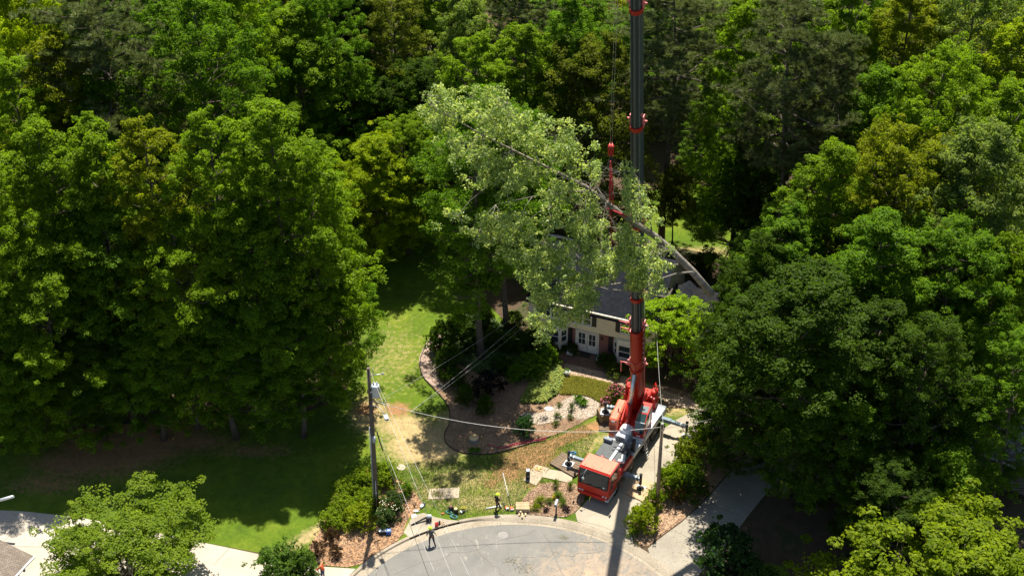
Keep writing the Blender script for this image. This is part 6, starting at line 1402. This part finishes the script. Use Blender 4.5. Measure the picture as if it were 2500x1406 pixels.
# ------------------------------------------------------------------ people
def person(lab, loc, rotz, pose, shirt, trousers, helmet=None, hair=(.03, .02, .015), sleeve=True, gear_=None, sc_=1.0):
    root = thing('person', lab, 'person', loc, rotz); root.scale = (sc_,) * 3
    names = list(pose['j']); J = {k: Vector(v) for k, v in pose['j'].items()}
    E = [('pelvis', 'spine'), ('spine', 'chest'), ('chest', 'neck'), ('neck', 'head'), ('head', 'top')]
    for s_ in 'LR': E += [('chest', 'sh' + s_), ('sh' + s_, 'el' + s_), ('el' + s_, 'wr' + s_), ('wr' + s_, 'pa' + s_), ('pelvis', 'hi' + s_), ('hi' + s_, 'kn' + s_), ('kn' + s_, 'an' + s_), ('an' + s_, 'to' + s_)]
    RAD = dict(pelvis=(.135, .11), spine=(.125, .10), chest=(.15, .115), neck=(.058, .06), head=(.078, .09), top=(.06, .07), sh=(.07, .068), el=(.046, .046), wr=(.030, .030), pa=(.038, .022), hi=(.095, .095), kn=(.062, .062), an=(.042, .042), to=(.045, .035))
    order = ['pelvis'] + [k for k in J if k != 'pelvis']; idx = {k: i for i, k in enumerate(order)}
    me = bpy.data.meshes.new('skeleton'); me.from_pydata([J[k] for k in order], [(idx[a], idx[b_]) for a, b_ in E], [])
    ob = bpy.data.objects.new('skeleton', me); col.objects.link(ob)
    ob.modifiers.new('Skin', 'SKIN'); sub = ob.modifiers.new('Sub', 'SUBSURF'); sub.levels = 2
    for k in order:
        sv = me.skin_vertices[0].data[idx[k]]; sv.radius = [1.18 * q_ for q_ in (RAD.get(k) or RAD[k[:2]])]; sv.use_root = (k == 'pelvis')
    dg = bpy.context.evaluated_depsgraph_get(); ev = ob.evaluated_get(dg); m2 = bpy.data.meshes.new_from_object(ev); bpy.data.objects.remove(ob)
    m2.name = 'body'; bm = bmesh.new(); bm.from_mesh(m2); m2.materials.clear()
    for x in (SKIN, shirt, trousers, BLACK): m2.materials.append(x)
    def seg(p, a, b_):
        t = max(0, min(1, (p - a).dot(b_ - a) / max(1e-9, (b_ - a).length_squared))); return (p - a.lerp(b_, t)).length
    for f in bm.faces:
        c_ = f.calc_center_median(); e = min(E, key=lambda e: seg(c_, J[e[0]], J[e[1]]) / (.8 if e[0] in ('pelvis', 'spine', 'chest') else 1)); k = e[1][:2]; f.smooth = True
        f.material_index = {'hi': 2, 'kn': 2, 'an': 2, 'to': 3, 'wr': 0 if not sleeve else 1, 'pa': 0, 'he': 0, 'ne': 0 if e[1] == 'neck' and c_.z > J['neck'].z - .02 and False else 1}.get(k, 1)
        if e[1] in ('head', 'top'): f.material_index = 0
        if e == ('sh' + e[0][-1], 'el' + e[0][-1]): f.material_index = 1
    bm.to_mesh(m2); bm.free()
    x = MB()   # fingers, ears, nose, eyes
    for s_ in 'LR':
        d = (J['pa' + s_] - J['wr' + s_]).normalized(); side = d.cross(Vector((0, 1, .2))).normalized() if abs(d.y) < .9 else Vector((1, 0, 0)); nn = d.cross(side)
        for k in range(4):
            a = J['pa' + s_] + side * (.027 - .018 * k); L_ = (.07, .08, .075, .058)[k]; x.tube([a, a + d * L_ * .5 + nn * .008, a + d * L_ * .95 + nn * .03], [.010, .009, .007], 6)
        a = J['wr' + s_].lerp(J['pa' + s_], .4) + side * .03; x.tube([a, a + side * .025 + d * .03, a + side * .03 + d * .06], [.012, .010, .008], 6)
    hd = J['head']; fw = Vector(pose.get('face', (0, 1, 0))).normalized(); rt = fw.cross(Vector((0, 0, 1))).normalized(); upv = rt.cross(fw)
    x.hull([hd + fw * .085 + upv * .04, hd + fw * .12 - upv * .01, hd + fw * .085 + rt * .016 - upv * .015, hd + fw * .085 - rt * .016 - upv * .015])
    for s_ in (-1, 1): x.sphere(hd + rt * s_ * .085, .028, 0, 6, 4, (.5, .8, 1)); x.sphere(hd + fw * .088 + rt * s_ * .032 + upv * .03, .011, 1, 6, 4)
    x.box(hd + fw * .092 - upv * .045, (.05, .01, .01), 2)
    mm = x.mesh('tmp', [SKIN]); b2 = bmesh.new(); b2.from_mesh(m2); b2.from_mesh(mm); 
    b2.to_mesh(m2); b2.free()
    for i_, p_ in enumerate(m2.polygons):
        pass
    body = link('body', m2, root)
    if helmet:
        hb = MB(); q = hd + upv * .05
        hb.sphere(q + upv * .02, .135, 0, 14, 8, (1, 1.08, .85)); hb.lathe([(.15, -.005), (.165, 0), (.15, .01)], q, 16); hb.hull([q + fw * .12 + rt * .1, q + fw * .12 - rt * .1, q + fw * .2 + rt * .05, q + fw * .2 - rt * .05, q + fw * .12 + upv * .02])
        hb.build('helmet', helmet, root)
        em = MB()
        for s_ in (-1, 1): em.sphere(hd + rt * s_ * .115, .045, 0, 8, 5, (.6, 1, 1.2))
        em.build('ear_muff', BLACK, root)
    else:
        hb = MB(); hb.sphere(hd + upv * .035 - fw * .02, .105, 0, 12, 8, (1, 1.05, 1)); hb.build('hair', mat('dark_hair', hair, .8), root)
    if gear_: gear_(root, J)
    return root
def J_(**k): return {'j': k}
base_ = dict(pelvis=(0, 0, .95), spine=(0, .01, 1.15), chest=(0, .02, 1.36), neck=(0, .03, 1.50), head=(0, .05, 1.62), top=(0, .04, 1.72),
  shL=(-.19, .01, 1.41), shR=(.19, .01, 1.41), elL=(-.25, -.03, 1.13), elR=(.25, -.03, 1.13), wrL=(-.26, .08, .90), wrR=(.26, .08, .90), paL=(-.26, .11, .82), paR=(.26, .11, .82),
  hiL=(-.10, 0, .90), hiR=(.10, 0, .90), knL=(-.12, .02, .50), knR=(.12, .02, .50), anL=(-.12, -.02, .09), anR=(.12, -.02, .09), toL=(-.13, .16, .035), toR=(.13, .16, .035))
def pose(face=(0, 1, 0), **k):
    d = dict(base_); d.update(k); return {'j': d, 'face': face}
def harness(root, J):
    MB().lathe([(.17, -.03), (.175, 0), (.17, .03)], J['pelvis'] + Vector((0, 0, .08)), 16).build('belt', mat('brown_web', (0, 0, 0)), root)
    MB().box(J['pelvis'] + Vector((.18, 0, -.05)), (.06, .12, .2), 0, bev=.02).build('tool_pouch', mat('brown_web', (0, 0, 0)), root)
# standing worker, seen from the side, hand raised to the helmet
g = G(1213, 1245)
person('worker in black with a lime helmet standing on the lawn edge, hand raised', (g.x, g.y, 0), R(-75), pose(face=(.2, 1, -.1), elR=(.26, .22, 1.22), wrR=(.12, .28, 1.48), paR=(.10, .24, 1.56), elL=(-.27, -.10, 1.14), wrL=(-.25, .06, .93), paL=(-.24, .10, .86),
  knL=(-.12, .20, .50), anL=(-.12, .26, .09), toL=(-.12, .42, .035), knR=(.12, -.02, .50), anR=(.12, -.16, .09), toR=(.12, .02, .035)), BLKC, BLKC, HIVIS, sleeve=False, gear_=harness)
# walking worker in the road, back to the camera side
g = G(1054, 1330, -.095)
def pack(root, J):
    harness(root, J); MB().box(J['chest'] + Vector((-.28, .05, -.3)), (.05, .05, .3), 0, bev=.02).build('hand_tool', LGREY, root)
person('worker in grey shirt and dark trousers with a lime helmet walking on the asphalt', (g.x, g.y, -.095), R(15), pose(face=(-.3, 1, -.35), pelvis=(0, 0, .93), spine=(-.01, .04, 1.13), chest=(-.02, .10, 1.33), neck=(-.02, .15, 1.47), head=(-.03, .20, 1.58), top=(-.03, .21, 1.68), shL=(-.21, .08, 1.38), shR=(.17, .10, 1.38),
  elL=(-.32, .08, 1.13), wrL=(-.34, .24, .95), paL=(-.34, .30, .89), elR=(.29, .00, 1.13), wrR=(.36, .08, .90), paR=(.37, .10, .82), hiL=(-.10, 0, .89), hiR=(.10, 0, .89), knL=(-.13, .14, .49), anL=(-.13, .12, .09), toL=(-.13, .30, .035), knR=(.16, -.02, .49), anR=(.22, -.24, .10), toR=(.30, -.10, .035)),
  mat('grey_shirt', (.09, .09, .085), .9), mat('dark_trousers', (.02, .024, .03), .9), HIVIS, sleeve=False, gear_=pack)
g = G(789, 1412, .02)
person('worker in an orange-red shirt with a black cap, half hidden at the bottom edge', (g.x, g.y, .02), R(60), pose(face=(0, 1, -.5), pelvis=(0, -.05, .92), spine=(0, .02, 1.1), chest=(0, .14, 1.28), neck=(0, .22, 1.40), head=(0, .28, 1.50), top=(0, .30, 1.60), shL=(-.19, .12, 1.33), shR=(.19, .12, 1.33), elL=(-.3, .2, 1.1), wrL=(-.25, .4, 1.0), paL=(-.23, .46, .97), elR=(.3, .2, 1.1), wrR=(.25, .4, 1.0), paR=(.23, .46, .97)),
  mat('orange_shirt', (.75, .12, .04), .85), mat('blue_jeans', (.05, .07, .12), .9), None, (.01, .01, .012))
